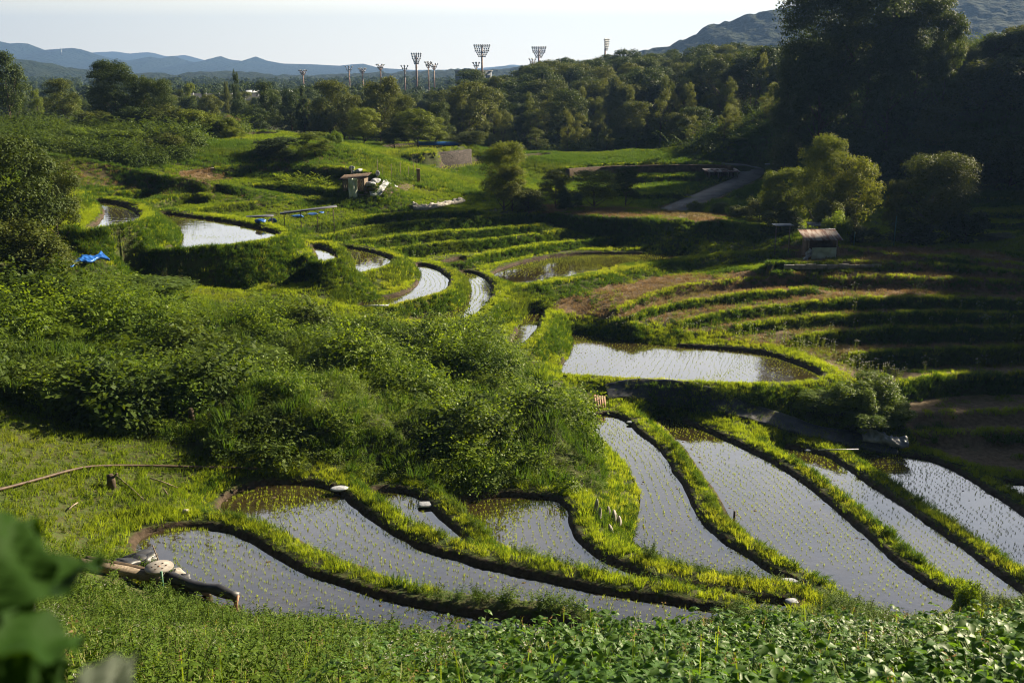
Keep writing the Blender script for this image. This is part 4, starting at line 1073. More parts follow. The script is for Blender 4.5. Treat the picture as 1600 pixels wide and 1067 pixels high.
# mud clods and floating scraps
cp = []
for p in PADS:
    if p.k in ('E', 'F', 'G', 'H', 'P8', 'A', 'B', 'D', 'P6', 'P7'):
        lo, hi = p.P.min(0), p.P.max(0); q = RNG.uniform(lo, hi, (int(260*(hi-lo).prod()/200)+30, 2)); dd = dist_poly(q[:, 0], q[:, 1], p.P)
        k = inpoly(q[:, 0], q[:, 1], p.P) & (RNG.random(len(q)) < np.where(dd < .5, .8, .07)) & (dd > .03); cp.append(np.c_[q[k], np.full(int(k.sum()), p.z-.01)])
cp = np.concatenate(cp)
def clod(seed):
    rg = np.random.default_rng(seed); V = [(0, 0, .03)]; n_ = 9
    for ring_ in (.5, 1): V += [(math.cos(t)*.09*ring_*rg.uniform(.6, 1.4), math.sin(t)*.06*ring_*rg.uniform(.6, 1.4), .028*(1-ring_)+rg.uniform(-.004, .006)) for t in np.arange(n_)*6.283/n_]
    F = [(0, 1+i, 1+(i+1) % n_) for i in range(n_)]+[(1+i, 1+n_+i, 1+n_+(i+1) % n_, 1+(i+1) % n_) for i in range(n_)]
    return mesh_arrays('clod', V, F, M['soil'])
scatter('mud_clods', 'small mud clods and scraps breaking the water by the bunds', protos('clod', [clod(i) for i in range(3)]), cp, scl=RNG.uniform(.3, 1.5, len(cp)), seed=33, tilt=.02)
# spare seedlings heeled in thickly along two paddy corners
P_thick = protos('seed_bundle', [tuft('seed_bundle', i+90, 'seedling', 40, .22, .09, .012, .5) for i in range(2)])
sp = [(262,832),(272,830),(282,829),(293,829),(303,828),(314,829),(322,831),(233,878),(237,884),(240,890),(366,778),(374,775),(384,771),(394,769)]
q = [(*at(a, b, -17.02), -17.02) for a, b in sp[:10]]+[(*at(a, b, -17.62), -17.62) for a, b in sp[10:]]
q += [(*at(1100+i*11, 934+i*.6+(i % 2)*2.5, -18.82), -18.82) for i in range(11)]
scatter('spare_seedlings', 'bright bundles of spare rice seedlings in the paddy corners', P_thick, np.array(q), scl=RNG.uniform(.7, 1.1, len(q)), seed=8)

# --- weeds of the near bank
P_kudzu = protos('creeper', [weed_plant('creeper', i+50, 'kudzu', 6, .42, .115, .10, True, .12) for i in range(3)])
P_herb = protos('herb', [weed_plant('herb', i+60, 'herb', 8, .44, .10, .042, False, .055) for i in range(3)])
P_tall = protos('long_grass', [tuft('long_grass', i+70, 'grass', 34, .38, .12, .009, .9, heads=1, hmat='dry') for i in range(3)])
P_fl = protos('flowering_herb', [weed_plant('flowering_herb', i+80, 'weed', 4, .42, .06, .02, False, .06, flowers=5) for i in range(2)])
x, y = points(-20, 22, 3.5, 26, 34, .64, 6); z = gz(x, y); px, py = px_(x, y, z)
zone = .5+.5*np.tanh((px-640-260*(vnoise(x, y, 1.5, 71)-.5))/160)          # creeper on the right, herbs and grass on the left
far = sstep(9, 20, y); R_ = RNG.random(len(x)); thin = RNG.random(len(x)) < np.where(y > 15, .55, 1)
cre = (R_ < .72*zone) & thin; her = ~cre & (R_ < .72*zone+.8*(1-zone)) & thin; gra = ~cre & ~her & (RNG.random(len(x)) < .4) & thin
hum = .5+.95*fbm(x, y, 1.6, 81)
scatter('creeper_leaves', 'broad creeper leaves covering the near bank', P_kudzu, np.c_[x, y, z][cre], scl=(hum*RNG.uniform(.6, 1.1, len(x)))[cre], seed=9, tilt=.3)
scatter('bank_herbs', 'narrow-leaved herbs on the near bank', P_herb, np.c_[x, y, z][her], scl=(hum*(1+.35*far)*RNG.uniform(.6, 1.1, len(x)))[her], seed=10, tilt=.25)
scatter('bank_long_grass', 'long thin grass with seed heads on the near bank', P_tall, np.c_[x, y, z][gra], scl=(hum*RNG.uniform(.5, 1.0, len(x)))[gra], seed=12)
k = (vnoise(x, y, 1.6, 91) > .74) & (RNG.random(len(x)) < .35)
scatter('small_flowers', 'small whitish flowers among the weeds of the near bank', P_fl, np.c_[x, y, z][k], scl=RNG.uniform(.8, 1.2, int(k.sum())), seed=13)
# lower slope of the near bank
x, y = points(-24, 30, 25, 37, 12, .64); z = gz(x, y); sd = gsd(x, y); k = (sd > .4)
px, py = px_(x, y, z); k &= ~((y > 30) & (sd < 3) & (px > 420) & (sd < 1.0)) & (py > 870) & ~(inpoly(px, py, [(110,880),(400,935),(400,985),(330,975),(110,925)]) & (RNG.random(len(x)) < .85))
scatter('slope_herbs', 'leafy herbs on the lower slope of the near bank', P_herb, np.c_[x, y, z][k], scl=RNG.uniform(.7, 1.35, int(k.sum())), seed=14, tilt=.25)
# ------------------------------------------------------------------ trees and shrubs
def hit(px, py, y0=4, y1=325):
    """where the line of sight through this spot of the photograph meets the ground"""
    dx, dy, dz = ray(px, py); t = np.arange(y0, y1, .08)/dy
    X, Y, Z = dx*t, dy*t, dz*t; g = gz(X, Y); k = np.argmax(Z <= g)
    return float(X[k]), float(Y[k]), float(g[k])
T_ = tree
# left edge
T_(12,64,212,175,'round',0,'tree_b',label='dark vine-covered tree at the left edge above the curved paddies')
T_(76,66,248,100,'round',1,'tree_a',label='leafy yellow-green tree leaning out beside the vine-covered tree')
T_(25,60,330,150,'bush',0,'tree_a','shrub',label='dark shrub under the vine-covered tree at the left edge',cat='shrub')
T_(60,61,372,110,'bush',1,'tree_a','shrub',label='shrub with dry stems just left of the blue tarpaulin in the grass',cat='shrub')
T_(2,150,74,82,'tall',0,'tree_b',label='tall dark tree cut by the left edge on the skyline')
T_(93,175,124,62,'round',2,'tree_a',label='rounded tree standing alone between the left edge tree and the largest skyline oak')
T_(54,190,136,26,'tall',1,'tree_c',label='small pale tree left of the lone rounded tree')
T_(172,150,95,96,'big',0,'tree_b',label='broad dark tree, largest on the upper left skyline')
T_(216,151,112,44,'tall',2,'tree_b',label='narrow dark tree touching the largest skyline oak')
T_(243,149,124,70,'big',1,'tree_b',label='sloping dark tree at the right end of the upper left skyline group')
for i, (a, Y, t, w, m) in enumerate([(150,141,168,74,'tree_a'),(205,140,160,84,'tree_b'),(258,139,158,88,'tree_a'),(305,136,165,80,'tree_c'),(342,133,178,74,'tree_c'),(365,131,196,44,'tree_c'),(130,140,190,60,'tree_b')]):
    T_(a,Y,t,w,'bush',i%3,m,'shrub',cat='shrub',group='shrubs along the knoll below the skyline trees',label=['leafy mound shrub straight below the largest skyline oak','dark mound shrub below and right of the largest skyline oak','big mound shrub below the sloping dark skyline tree','yellow-topped shrub halfway down the right end of the knoll','bright yellow-green shrub near the right end of the knoll','smallest bright shrub at the very right end of the knoll','low dark shrub at the left end of the knoll'][i])
for i, (a, Y, t, w) in enumerate([(60,121,198,80),(125,119,196,90),(185,117,198,90),(232,115,214,70),(262,116,204,56),(20,121,202,76)]):
    T_(a,Y,t,w,'bush',(i+1)%3,'tree_a' if i in (3,4) else 'weed','shrub',cat='shrub',group='shrubs on the dark bank above the dirt track',label=['bank shrub second from the left edge above the dirt track','wide bank shrub above the middle of the dirt track','wide green bank shrub right of the middle one above the dirt track','rounded dark bank shrub closest to the bare slope','small shrub on top of the bank behind the rounded dark one','bank shrub at the left edge above the dirt track'][i])
T_(361,150,178,46,'bush',2,'dry','shrub',cat='shrub',label='brownish twiggy shrub behind the right end of the knoll')
# trees before the floodlights, left of the wooded hill
row = [(416,186,124,52,'tall',0,'tree_b','dark pointed tree at the left end of the row before the floodlights'),
 (452,190,140,50,'round',1,'tree_b','low dark tree right of the pointed one'),
 (472,178,131,34,'cone',0,'tree_b','narrow dark conifer below the leftmost floodlight'),
 (512,174,127,74,'round',2,'tree_a','large olive tree left of the second floodlight pole'),
 (548,176,140,50,'tall',1,'tree_a','upright olive tree in front of the second floodlight pole'),
 (592,174,121,80,'round',3,'tree_a','tallest olive tree in the row before the floodlights'),
 (630,168,150,60,'round',4,'tree_a','olive tree between the tallest one and the wooded hill'),
 (567,146,169,68,'round',0,'tree_c','rounded bright tree standing in front of the row, above the grassy knoll'),
 (652,150,170,78,'round',1,'tree_c','bright spreading tree right of the rounded bright tree'),
 (680,153,184,46,'round',2,'tree_c','small bright tree above the blue cover on the far paddy'),
 (735,152,204,62,'round',3,'tree_a','low tree at the foot of the wooded hill beyond the stone wall'),
 (615,149,198,54,'round',4,'tree_b','low dark tree between the two bright ones'),
 (705,158,208,40,'bush',0,'tree_a','shrub behind the stone wall terrace')]
for i, (a, Y, t, w, kd, v, m, lb) in enumerate(row): T_(a,Y,t,w,kd,v%5,m,label=lb)
LAB = 'one of the dark trees filling the low ground between skyline and fields'
r_ = random.Random(5)
for i in range(44):
    a = 262+i*10.5+r_.uniform(-7, 7); Y = r_.uniform(196, 300); T_(a,Y,r_.uniform(150,162)-(Y-196)*.14,r_.uniform(30,48),('round','tall')[i%2],i%5 if i%2==0 else i%3,('tree_b','tree_a')[i%3==0],label=LAB,group='background trees between the skyline oaks and the wooded hill')
for i in range(26):
    a = r_.uniform(390, 720); Y = r_.uniform(176, 200); T_(a,Y,r_.uniform(158,182),r_.uniform(40,62),'round',i%5,('tree_b','tree_a')[i%4==0],label='one of the lower dark trees under the row before the floodlights',group='lower trees under the floodlight row')
for i in range(10):
    a = [30,70,112,130,282,296,318,352,398,20][i]; T_(a,205+i*6,[150,152,150,158,134,131,138,128,150,158][i],[40,34,40,30,20,24,14,12,30,40][i],('tall','round')[i%2],i%3,('tree_b','tree_a','tree_c')[i%3],label='one of the small distant trees on the plain beyond the knoll',group='small trees on the plain')
T_(366,215,103,16,'tall',1,'tree_b','bare_top_tree',label='thin leaning tree with a ragged top, sticking up above the white roof')
# the wooded hill
taken = []
n_ = 0; tries = 0
while n_ < 285 and tries < 12000:
    tries += 1
    y = r_.uniform(152, 312); x = r_.uniform(-16, 112)
    hillw = 5.2+.012*(y-176)
    if y < 176 and (x < 28 or x > 40): continue
    if x > 46 and y < 196: continue
    if y < 215 and x < -9+(y-176)*.0: continue
    if x/y > .43 or (x < -12 and y > 220): continue
    if any((x-a)**2+(y-b)**2 < hillw**2*.95 for a, b in taken): continue
    taken.append((x, y)); n_ += 1
    front = y < 222
    bam = front and r_.random() < .55
    hgt = r_.uniform(7.5, 12.5)*(1 if y > 178 else .6)
    w = r_.uniform(3.2, 5) if bam else hgt*r_.uniform(.85, 1.15)
    if bam: T_(0,y,0,0,'bamboo',n_%4,'bamboo','bamboo_clump',label='one of the feathery bamboo clumps on the lower slope of the wooded hill',cat='bamboo',group='bamboo on the lower slope of the wooded hill',x=x,h=hgt*.95,w=w)
    else: T_(0,y,0,0,'round',n_%5,('tree_b','tree_a','tree_b')[n_%3],label='one of the broadleaf trees covering the wooded hill below the floodlights',group='trees of the wooded hill',x=x,h=hgt,w=w)
# bushes round the lit meadow and the road bend
for i, (a, Y, t, w, m) in enumerate([(1085,158,228,60,'tree_a'),(1112,160,213,84,'tree_c'),(1135,164,192,54,'tree_a'),(1165,162,206,60,'tree_a'),(1195,158,214,50,'tree_a'),(1150,152,232,60,'weed')]):
    T_(a,Y,t,w,'bush',i%3,m,'shrub',cat='shrub',group='shrubs above the road bend',label=['low shrub at the right end of the lit meadow','wide bright shrub above the road bend','tallest shrub of those above the road bend','shrub right of the tallest above the road bend','shrub beside the dark hill above the road bend','low green shrub directly above the road bend'][i])
# middle distance
T_(787,106,222,88,'big',0,'tree_y',label='tall bright tree standing alone in the middle of the valley')
T_(800,105,262,60,'round',2,'tree_a',label='lower half of bushy growth against the lone bright tree')
for i, (a, Y, t, w, kd, m, lb) in enumerate([(826,106,288,70,'bush','tree_a','green bush directly right of the lone bright tree'),(868,109,266,58,'round','tree_a','small green tree between the lone bright tree and the pale one'),
   (890,108,292,56,'bush','tree_b','dark bush left of the pale rounded tree'),(929,110,266,84,'round','tree_y','pale rounded tree above the straw-coloured shelf'),
   (979,114,259,60,'round','tree_b','dark rounded tree right of the pale one'),(1088,112,311,32,'bush','tree_c','small bright bush at the lower end of the road'),
   (1125,111,313,36,'bush','tree_c','second small bright bush right of the road end'),(1158,108,318,50,'bush','tree_a','dark bush below the road wall'),(1190,106,300,60,'bush','tree_a','bush between the road wall and the right hand trees')]):
    T_(a,Y,t,w,kd,i%3,m,'shrub' if kd=='bush' else 'broadleaf_tree',cat='shrub' if kd=='bush' else 'tree',label=lb)
for i, (a, Y, t, w, kd, m, lb) in enumerate([(1292,101,212,92,'big','tree_y','tall yellow-green tree behind the rusty-roofed shed'),(1338,99,246,98,'round','tree_y','spreading right half of the trees behind the shed'),
   (1240,104,262,70,'round','tree_c','shorter yellow-green tree left of the tall one behind the shed'),(1212,103,268,50,'round','tree_c','pale leafy tree at the left end of the group behind the shed'),
   (1300,96,300,100,'bush','tree_a','dark shrub under the tall tree behind the shed'),(1310,92,322,52,'bush','weed','bright leafy bush just right of the shed roof'),
   (1222,101,322,80,'bush','tree_b','brownish dark shrub left of the shelter'),(1468,95,240,140,'big','tree_a','big rounded tree standing alone at the right, before the dark terraces'),
   (1405,96,282,44,'round','tree_a','slim tree touching the left side of the big rounded tree'),(1430,94,340,110,'bush','tree_b','dark shrub at the foot of the big rounded tree'),
   (1515,93,322,90,'bush','tree_b','dark shrub right of the big rounded tree'),(1350,95,350,70,'bush','tree_b','low dark shrub between the two tree groups'),(1570,91,380,90,'bush','tree_b','low dark shrub at the right edge above the fallow field')]):
    T_(a,Y,t,w,kd,i%3,m,'shrub' if kd=='bush' else 'broadleaf_tree',cat='shrub' if kd=='bush' else 'tree',label=lb)
T_(432,119,210,92,'bush',0,'tree_b','shrub',cat='shrub',label='dark spreading bush on the near side of the grassy knoll')
T_(490,118,206,72,'round',2,'tree_c',label='small lit tree beside the dark bush on the grassy knoll')
T_(521,126,201,34,'bush',2,'weed','shrub',cat='shrub',label='small bright shrub on the crest of the grassy knoll')
# dark hill
bigs = [(1300,139,-22,180,'big',1,'huge dark tree with the highest crown at the left of the dark hill'),(1372,137,-30,190,'big',2,'huge dark tree in the middle on top of the dark hill'),(1445,136,-8,150,'big',0,'large dark tree at the right end of the hilltop group'),
 (1252,141,64,96,'round',1,'dark tree stepping down the left shoulder of the dark hill'),(1244,143,110,84,'round',2,'dark tree lower on the left shoulder of the dark hill'),(1236,139,160,72,'round',3,'lowest dark tree on the left shoulder of the dark hill'),
 (1290,136,80,120,'round',4,'dark tree filling the gap under the highest crown'),(1400,133,60,120,'round',0,'dark tree under the middle of the hilltop group'),(1488,133,22,70,'round',1,'small dark tree at the right fringe of the hilltop group')]
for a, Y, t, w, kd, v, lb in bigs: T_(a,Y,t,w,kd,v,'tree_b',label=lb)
for i, (a, Y, t, w) in enumerate([(1550,132,82,130),(1590,130,74,110),(1510,139,60,60),(1560,141,44,70),(1600,142,34,80),(1630,138,30,90),(1470,131,150,90),(1350,128,190,90),(1230,134,200,60),(1520,124,190,100),(1590,121,200,110),(1420,124,214,90)]):
    T_(a,Y,t,w,'bush',i%3,'tree_b' if i%2 else 'tree_a','shrub',cat='shrub',group='shrubs on the dark hillside',label=['wide shrub halfway up the dark hill near the right edge','shrub right of the wide one halfway up the dark hill','small shrub on the crest just right of the hilltop trees','rounded shrub on the crest of the dark hill','shrub on the crest at the right edge','crest shrub cut by the right edge','shrub in the middle of the dark slope','shrub below the hilltop trees on the dark slope','shrub at the foot of the left shoulder','low shrub near the bottom right of the dark slope','bottom shrub at the right edge of the dark slope','shrub near the foot of the dark slope, left of the low one'][i])
# ridge trees outside the frame that shade the valley floor
for i in range(26):
    y = 50+i*3.6+r_.uniform(-1, 1); T_(0,y,0,0,'round',i%5,'tree_b',label='dark tree on the shading ridge right of the valley',group='ridge trees right of the valley',x=76+r_.uniform(-4, 8),h=r_.uniform(3, 5.5),w=r_.uniform(5, 7))
# bushes by the long paddy and in the near bank
for i, (a, Y, t, w, m) in enumerate([(1372,60,578,96,'weed'),(1330,59,590,100,'weed'),(1395,58.5,622,90,'weed'),(1285,58.6,608,90,'weed'),(1350,57.6,636,110,'weed')]):
    T_(a,Y,t,w,'bush',i%3,m,'shrub',cat='shrub',group='bushes on the bank at the right end of the long paddy',label=['highest bright-topped bush at the right end of the long paddy','leafy bush left of the highest one at the end of the long paddy','lowest right bush above the dark sheet end','leafy bush on the bank below the corner of the long paddy','dark bush hanging down to the black sheet'][i])
T_(1521,31.5,893,58,'bush',1,'weed','shrub',cat='shrub',label='small round bush between the near bank and the right hand paddies')
for i, (a, Y, t, w) in enumerate([(215,62,432,190),(120,60,448,170),(30,58,450,180),(390,54,548,150),(270,55,520,150),(150,52,540,170),(60,51,560,170),(520,50,600,120)]):
    T_(a,Y,t,w,'bush',i%3,'weed','shrub',cat='shrub',group='shrubs rising out of the undergrowth on the spur',label=['arching shrub highest in the undergrowth, below the blue tarpaulin','shrub left of the highest one in the undergrowth','undergrowth shrub at the left edge under the vine-covered tree','arching shrub in the middle of the undergrowth','shrub just left of the middle arching one','dark shrub on the left slope of the undergrowth','dark shrub lowest at the left edge of the undergrowth','low shrub near the lower middle of the undergrowth'][i])
GC = [tuft('grass_clump', 200+i, 'grass', 150, 1.25, .3, .022, .9) for i in range(2)]
for i, (a, b, s, lb) in enumerate([(318,492,1.1,'big arching grass tuft at the top edge of the undergrowth'),(225,470,.9,'smaller grass tuft left of the big arching one'),(620,600,1.0,'rounded grass tuft in the middle of the undergrowth'),(690,560,1.1,'bluish grass tuft below the small curved paddies'),
     (545,515,1.0,'grass tuft below the second curved paddy'),(845,600,1.2,'dark grass tuft near the left end of the long paddy'),(440,590,.8,'grass tuft left of the rounded one'),(150,640,.8,'grass tuft at the foot of the undergrowth left')]):
    x, y, z = hit(a, b); o = link('grass_clump', GC[i % 2]); o.location = (x, y, z+.15); o.scale = (s, s, s); o.rotation_euler.z = i
    tag(o, lb, 'grass', 'grass tufts standing out of the undergrowth')

# ------------------------------------------------------------------ floodlights
def pole_between(mb, a, b, r, n=6): return mb.tube([a, b], r, n)
def big_flood(px, top, wpx, rz, lb):
    Y = 600; x, zt = at_dist(px, top, Y); b = -17.0; H_ = zt-b; w = wpx*Y/FPX
    r = empty('floodlight_tower', (x, Y, b), rz, lb, 'floodlight', 'tall stadium floodlights')
    mb = MB(); mb.tube([(0, 0, 0), (0, 0, H_*.96)], [.75, .5], 10); mb.build('pole', M['steel'], r, smooth=True)
    mb = MB(); rows = 7; hh = w*.62 if w > 8 else w*.85
    for k in (0, 3, 6):
        z = H_-hh*k/(rows-1); ww = w*(1-.045*k if k < 4 else .82-.12*(k-3)); mb.box((0, -.5, z-.35), (ww, .18, .18))
    for s in (-.42, -.2, 0, .2, .42): mb.tube([(s*w*.45, -.5, H_-hh-.3), (s*w, -.5, H_-.2)], .11, 5)
    mb.box((0, -.25, H_-hh*.5), (.5, .5, hh)); mb.build('light_frame', M['steel'], r)
    for k in range(rows):
        mb = MB(); z = H_-hh*k/(rows-1); ww = w*(1-.045*k if k < 4 else .82-.12*(k-3)); n = max(3, int(ww/1.15))
        for j in range(n):
            cx_ = (j+.5)/n*ww-ww/2; mb.lathe([(.28, 0), (.46, .25), (.46, .32)], (0, 0, 0), 8)
            V = mb.v[-24:]; mb.v[-24:] = [(cx_+a, -.75-c, z+b_*1.0) for a, b_, c in V]
        mb.build('lamp_row', M['lamp'], r)
big_flood(650,84,17,.25,'floodlight tower with a wide lamp rack, left of the tallest one')
big_flood(753,71,26,0,'tallest and widest floodlight tower above the dark building')
big_flood(842,74,23,0,'wide floodlight tower between the tallest one and the wooded hilltop')
big_flood(946,62,24,1.15,'floodlight tower seen nearly from the side above the wooded hilltop')
def small_flood():
    r = empty('area_light_pole', (0, 0, 0)); mb = MB(); mb.tube([(0, 0, 0), (0, 0, 23)], [.5, .32], 8); mb.build('pole', M['steel'], r)
    mb = MB()
    for z, w in ((20.5, 1.3), (22.2, 2.0)):
        for a in (0, 1.05, 2.1, 3.14, 4.19, 5.24): mb.tube([(0, 0, z-.9), (math.cos(a)*w*.6, math.sin(a)*w*.6, z-.2), (math.cos(a)*w, math.sin(a)*w, z+.8)], .13, 5)
    mb.build('arms', M['steel'], r)
    mb = MB()
    for z, w in ((20.5, 1.3), (22.2, 2.0)):
        for a in (0, 1.05, 2.1, 3.14, 4.19, 5.24): mb.tube([(math.cos(a)*w*.9, math.sin(a)*w*.9, z+.7), (math.cos(a)*w*1.12, math.sin(a)*w*1.12, z+1.5)], [.2, .5], 7)
    mb.build('lamp_cluster', M['lamp'], r); return r
def dup(root, loc, rz=0, scale=None, label=None, group=None):
    r = root.copy(); C.objects.link(r); r.location = loc; r.rotation_euler = (0, 0, rz)
    if scale: r.scale = scale
    if label: r['label'] = label
    if group: r['group'] = group
    for ch in list(root.children):
        c = ch.copy(); C.objects.link(c); c.parent = r
        for g in ch.children:
            d = g.copy(); C.objects.link(d); d.parent = c
    return r
sf = small_flood(); sf['category'] = 'light pole'; sf['group'] = 'shorter light poles with clustered lamps'
sml = [(473,109,'leftmost short light pole above the trees'),(545,103,'second short light pole from the left'),(566,106,'short light pole close behind the second one'),(594,100,'short light pole above the tallest olive tree'),
       (632,102,'short light pole just left of the first wide tower'),(669,96,'left one of the close pair right of the first wide tower'),(678,99,'right one of the close pair beyond the first wide tower'),(744,97,'short light pole just left of the tallest tower'),
       (832,91,'short light pole just left of the wide tower at the middle'),(875,92,'short light pole half hidden behind the wooded hilltop')]
for i, (a, t, lb) in enumerate(sml):
    Y = 560+i*7; x, zt = at_dist(a, t, Y); H_ = zt+17; r = sf if i == 0 else dup(sf, (0, 0, 0))
    r.location = (x, Y, -17); r.rotation_euler.z = i*.7; r.scale = (1, 1, H_/24); r['label'] = lb

# ------------------------------------------------------------------ buildings far off
def at_b(px, top, Y): return at_dist(px, top, Y)
x, z = at_b(740, 112, 640)
r = empty('stadium_building', (x, 640, -17), 0, 'dark flat-roofed building under the tallest floodlight tower', 'building')
mb = MB(); mb.box((0, 0, (z+17)/2), (22, 16, z+17)); mb.build('wall', M['building'], r)
mb = MB(); mb.box((0, 0, z+17.3), (23, 17, .6)); mb.box((-3, 0, z+18.0), (8, 5, 1.0)); mb.build('roof', M['concrete'], r)
for k in range(6):
    mb = MB(); mb.box((-9+k*3.6, -8.04, z+17-3.2), (2.6, .1, 1.8)); mb.build('window', M['glass'], r)
# long white roof on the plain
x, z = at_b(340, 146, 330)
r = empty('greenhouse', (x, 330, z-4), math.radians(-14), 'long white-roofed greenhouse beyond the knoll shrubs', 'greenhouse')
mb = MB()
for s in (-1, 1): mb.add([(-17, s*3, 2.4), (17, s*3, 2.4), (17, 0, 3.9), (-17, 0, 3.9)], [(0, 1, 2, 3) if s < 0 else (3, 2, 1, 0)])
mb.build('roof', M['concrete'], r)
mb = MB(); mb.box((0, 0, .6), (33.6, 5.8, 3.5)); mb.build('wall', M['building'], r)
mb = MB()
for k in range(8): mb.tube([(-16+k*4.6, -3.3, -1), (-16+k*4.6, -3.3, 4.2)], .09, 5)
mb.build('frame', M['white_paint'], r)
for a, t, Y, w, h, lb in ((440,142,420,9,3,'small pale building behind the dark pointed tree'),(692,163,230,3.2,1.6,'small white hut roof among the trees of the wooded hill'),(395,141,380,7,3,'small white building at the right end of the greenhouse')):
    x, z = at_b(a, t, Y); r = empty('small_building', (x, Y, z-h), .3, lb, 'building')
    mb = MB(); mb.box((0, 0, h*.3-1), (w, w*.6, h+.6)); mb.build('wall', M['white_paint'], r)
    mb = MB(); mb.add([(-w*.55, -w*.36, h*.72), (w*.55, -w*.36, h*.72), (w*.55, 0, h), (-w*.55, 0, h), (-w*.55, w*.36, h*.72), (w*.55, w*.36, h*.72)], [(0, 1, 2, 3), (3, 2, 5, 4), (0, 3, 4), (1, 5, 2)]); mb.build('roof', M['white_paint'], r)
x, z = at_b(1223, 119, 420)
r = empty('water_tower', (x, 420, z-9), 0, 'thin white tower between the wooded hill and the dark trees', 'tower')
mb = MB(); mb.tube([(0, 0, 0), (0, 0, 8)], .55, 8); mb.build('shaft', M['white_paint'], r)
mb = MB(); mb.lathe([(.8, 8), (1.1, 8.3), (1.1, 9)], (0, 0, 0), 10); mb.build('tank', M['white_paint'], r)
x, z = at_b(95, 75, 4000)
r = empty('transmission_mast', (x, 4000, z-34), 0, 'tiny lattice mast on the blue mountain ridge at the left', 'mast')
mb = MB()
for a in range(3): mb.tube([(math.cos(a*2.1)*3, math.sin(a*2.1)*3, 0), (0, 0, 34)], .8, 4)
for q in (8, 16, 24): mb.box((0, 0, q), (4-q*.1, 4-q*.1, .6))
mb.build('lattice', M['lamp'], r)

# ------------------------------------------------------------------ shed and shelters on the fallow terrace
def corr_roof(w, d, mat, parent, name='roof', z=0, slope_=.12, rib=.16):
    mb = MB(); n = int(w/rib)*2; V = []; F = []
    for i in range(n+1):
        x_ = -w/2+w*i/n; dz = .018 if i % 2 else -.018
        for y_ in (-d/2, d/2):
            for t in (0, .012): V.append((x_, y_, z+dz+slope_*(y_+d/2)+t))
    for i in range(n):
        a = i*4; b = a+4; F += [(a, b, b+2, a+2), (a+1, a+3, b+3, b+1), (a, a+1, b+1, b), (a+2, b+2, b+3, a+3)]
    mb.add(V, F); return mb.build(name, mat, parent)
def rust_mat():
    m = newmat('rusty_corrugated_sheet'); n = N(m); tcn = n('ShaderNodeTexCoord'); mp = n('ShaderNodeMapping'); mp.inputs['Scale'].default_value = (2.2, .35, 1)
    n.l(tcn.outputs['Object'], mp.inputs[0]); f = noise_fac(n, 1.6, .42, .58, 3, mp.outputs[0]); c = mixcol(n, f, (.12, .05, .03), (.30, .26, .23))
    p = n('ShaderNodeBsdfPrincipled'); n.l(c, p.inputs['Base Color']); p.inputs['Roughness'].default_value = .6; o = n('ShaderNodeOutputMaterial'); n.l(p.outputs[0], o.inputs[0]); return m
M['rusty'] = rust_mat()
x, y, z = hit(1279, 404)
r = empty('garden_shed', (x, y, z), math.radians(3), 'small shed with a rusty corrugated roof and a pale canvas sheet on its front', 'shed')
mb = MB()
for sx in (-1.25, 1.25):
    for sy in (-.8, .8): mb.box((sx, sy, .9), (.09, .09, 1.8))
mb.build('frame', M['wood_old'], r)
mb = MB(); mb.box((0, .8, .95), (2.4, .04, 1.5)); mb.box((-1.25, 0, .95), (.04, 1.5, 1.5)); mb.box((1.25, 0, .95), (.04, 1.5, 1.5)); mb.build('wall', M['soil'], r)
rf = corr_roof(3.4, 2.2, M['rusty'], r, z=1.78, slope_=.30)
mb = MB(); mb.box((0, 1.08, 2.46), (3.5, .10, .06)); mb.build('ridge_cap', M['lamp'], rf)
def cloth(name, w, h, seed, mat, parent, loc, amp=.06, nx=24, ny=16, sag=0):
    V = []; F = []; rg = random.Random(seed)
    for j in range(ny+1):
        for i in range(nx+1):
            u = i/nx; v = j/ny; fold = amp*(math.sin(u*9+v*4+seed)+.6*math.sin(u*17-v*9))+amp*.5*math.sin(v*13+u*5)
            V.append((w*(u-.5), fold, h*(v-.5)-sag*math.sin(u*3.14)*(1-v)))
    for j in range(ny):
        for i in range(nx): a = j*(nx+1)+i; F.append((a, a+1, a+nx+2, a+nx+1))
    me = mesh_arrays(name, V, F, mat, smooth=True); o = link(name, me, parent); o.location = loc
    sd_ = o.modifiers.new('s', 'SOLIDIFY'); sd_.thickness = .012; return o
cloth('canvas_sheet', 2.2, 1.0, 2, M['canvas'], r, (.1, -.95, .62), .05)
c_ = cloth('canvas_flap', .5, 1.1, 5, M['white_bag'], r, (-1.3, -1.0, .5), .10); c_.rotation_euler = (0, .5, .3)
x, y, z = hit(1289, 372)
x, zt = at_dist(1289, 351, 93.5); b = float(gz(x, 93.5))
r = empty('open_shelter', (x, 93.5, b), 0, 'low open shelter with a flat grey roof behind the shed', 'shelter')
mb = MB(); [mb.box((sx, sy, (zt-b)/2), (.08, .08, zt-b)) for sx in (-1.4, 1.4) for sy in (-.7, .7)]; mb.build('post', M['wood_old'], r); corr_roof(3.0, 1.8, M['lamp'], r, z=zt-b, slope_=.05)
mb = MB(); mb.box((.2, .3, .5), (1.8, .5, .9)); mb.build('stacked_wood', M['soil'], r)
x, zt = at_dist(1224, 352, 94); b = float(gz(x, 94))
r = empty('roof_sheet_rack', (x, 94, b), .2, 'low grey roof sheet on short posts left of the open shelter', 'shelter')
mb = MB(); [mb.box((sx, 0, (zt-b)/2), (.07, .07, zt-b)) for sx in (-.7, .7)]; mb.build('post', M['wood_old'], r); corr_roof(1.9, 1.0, M['lamp'], r, z=zt-b, slope_=.08)
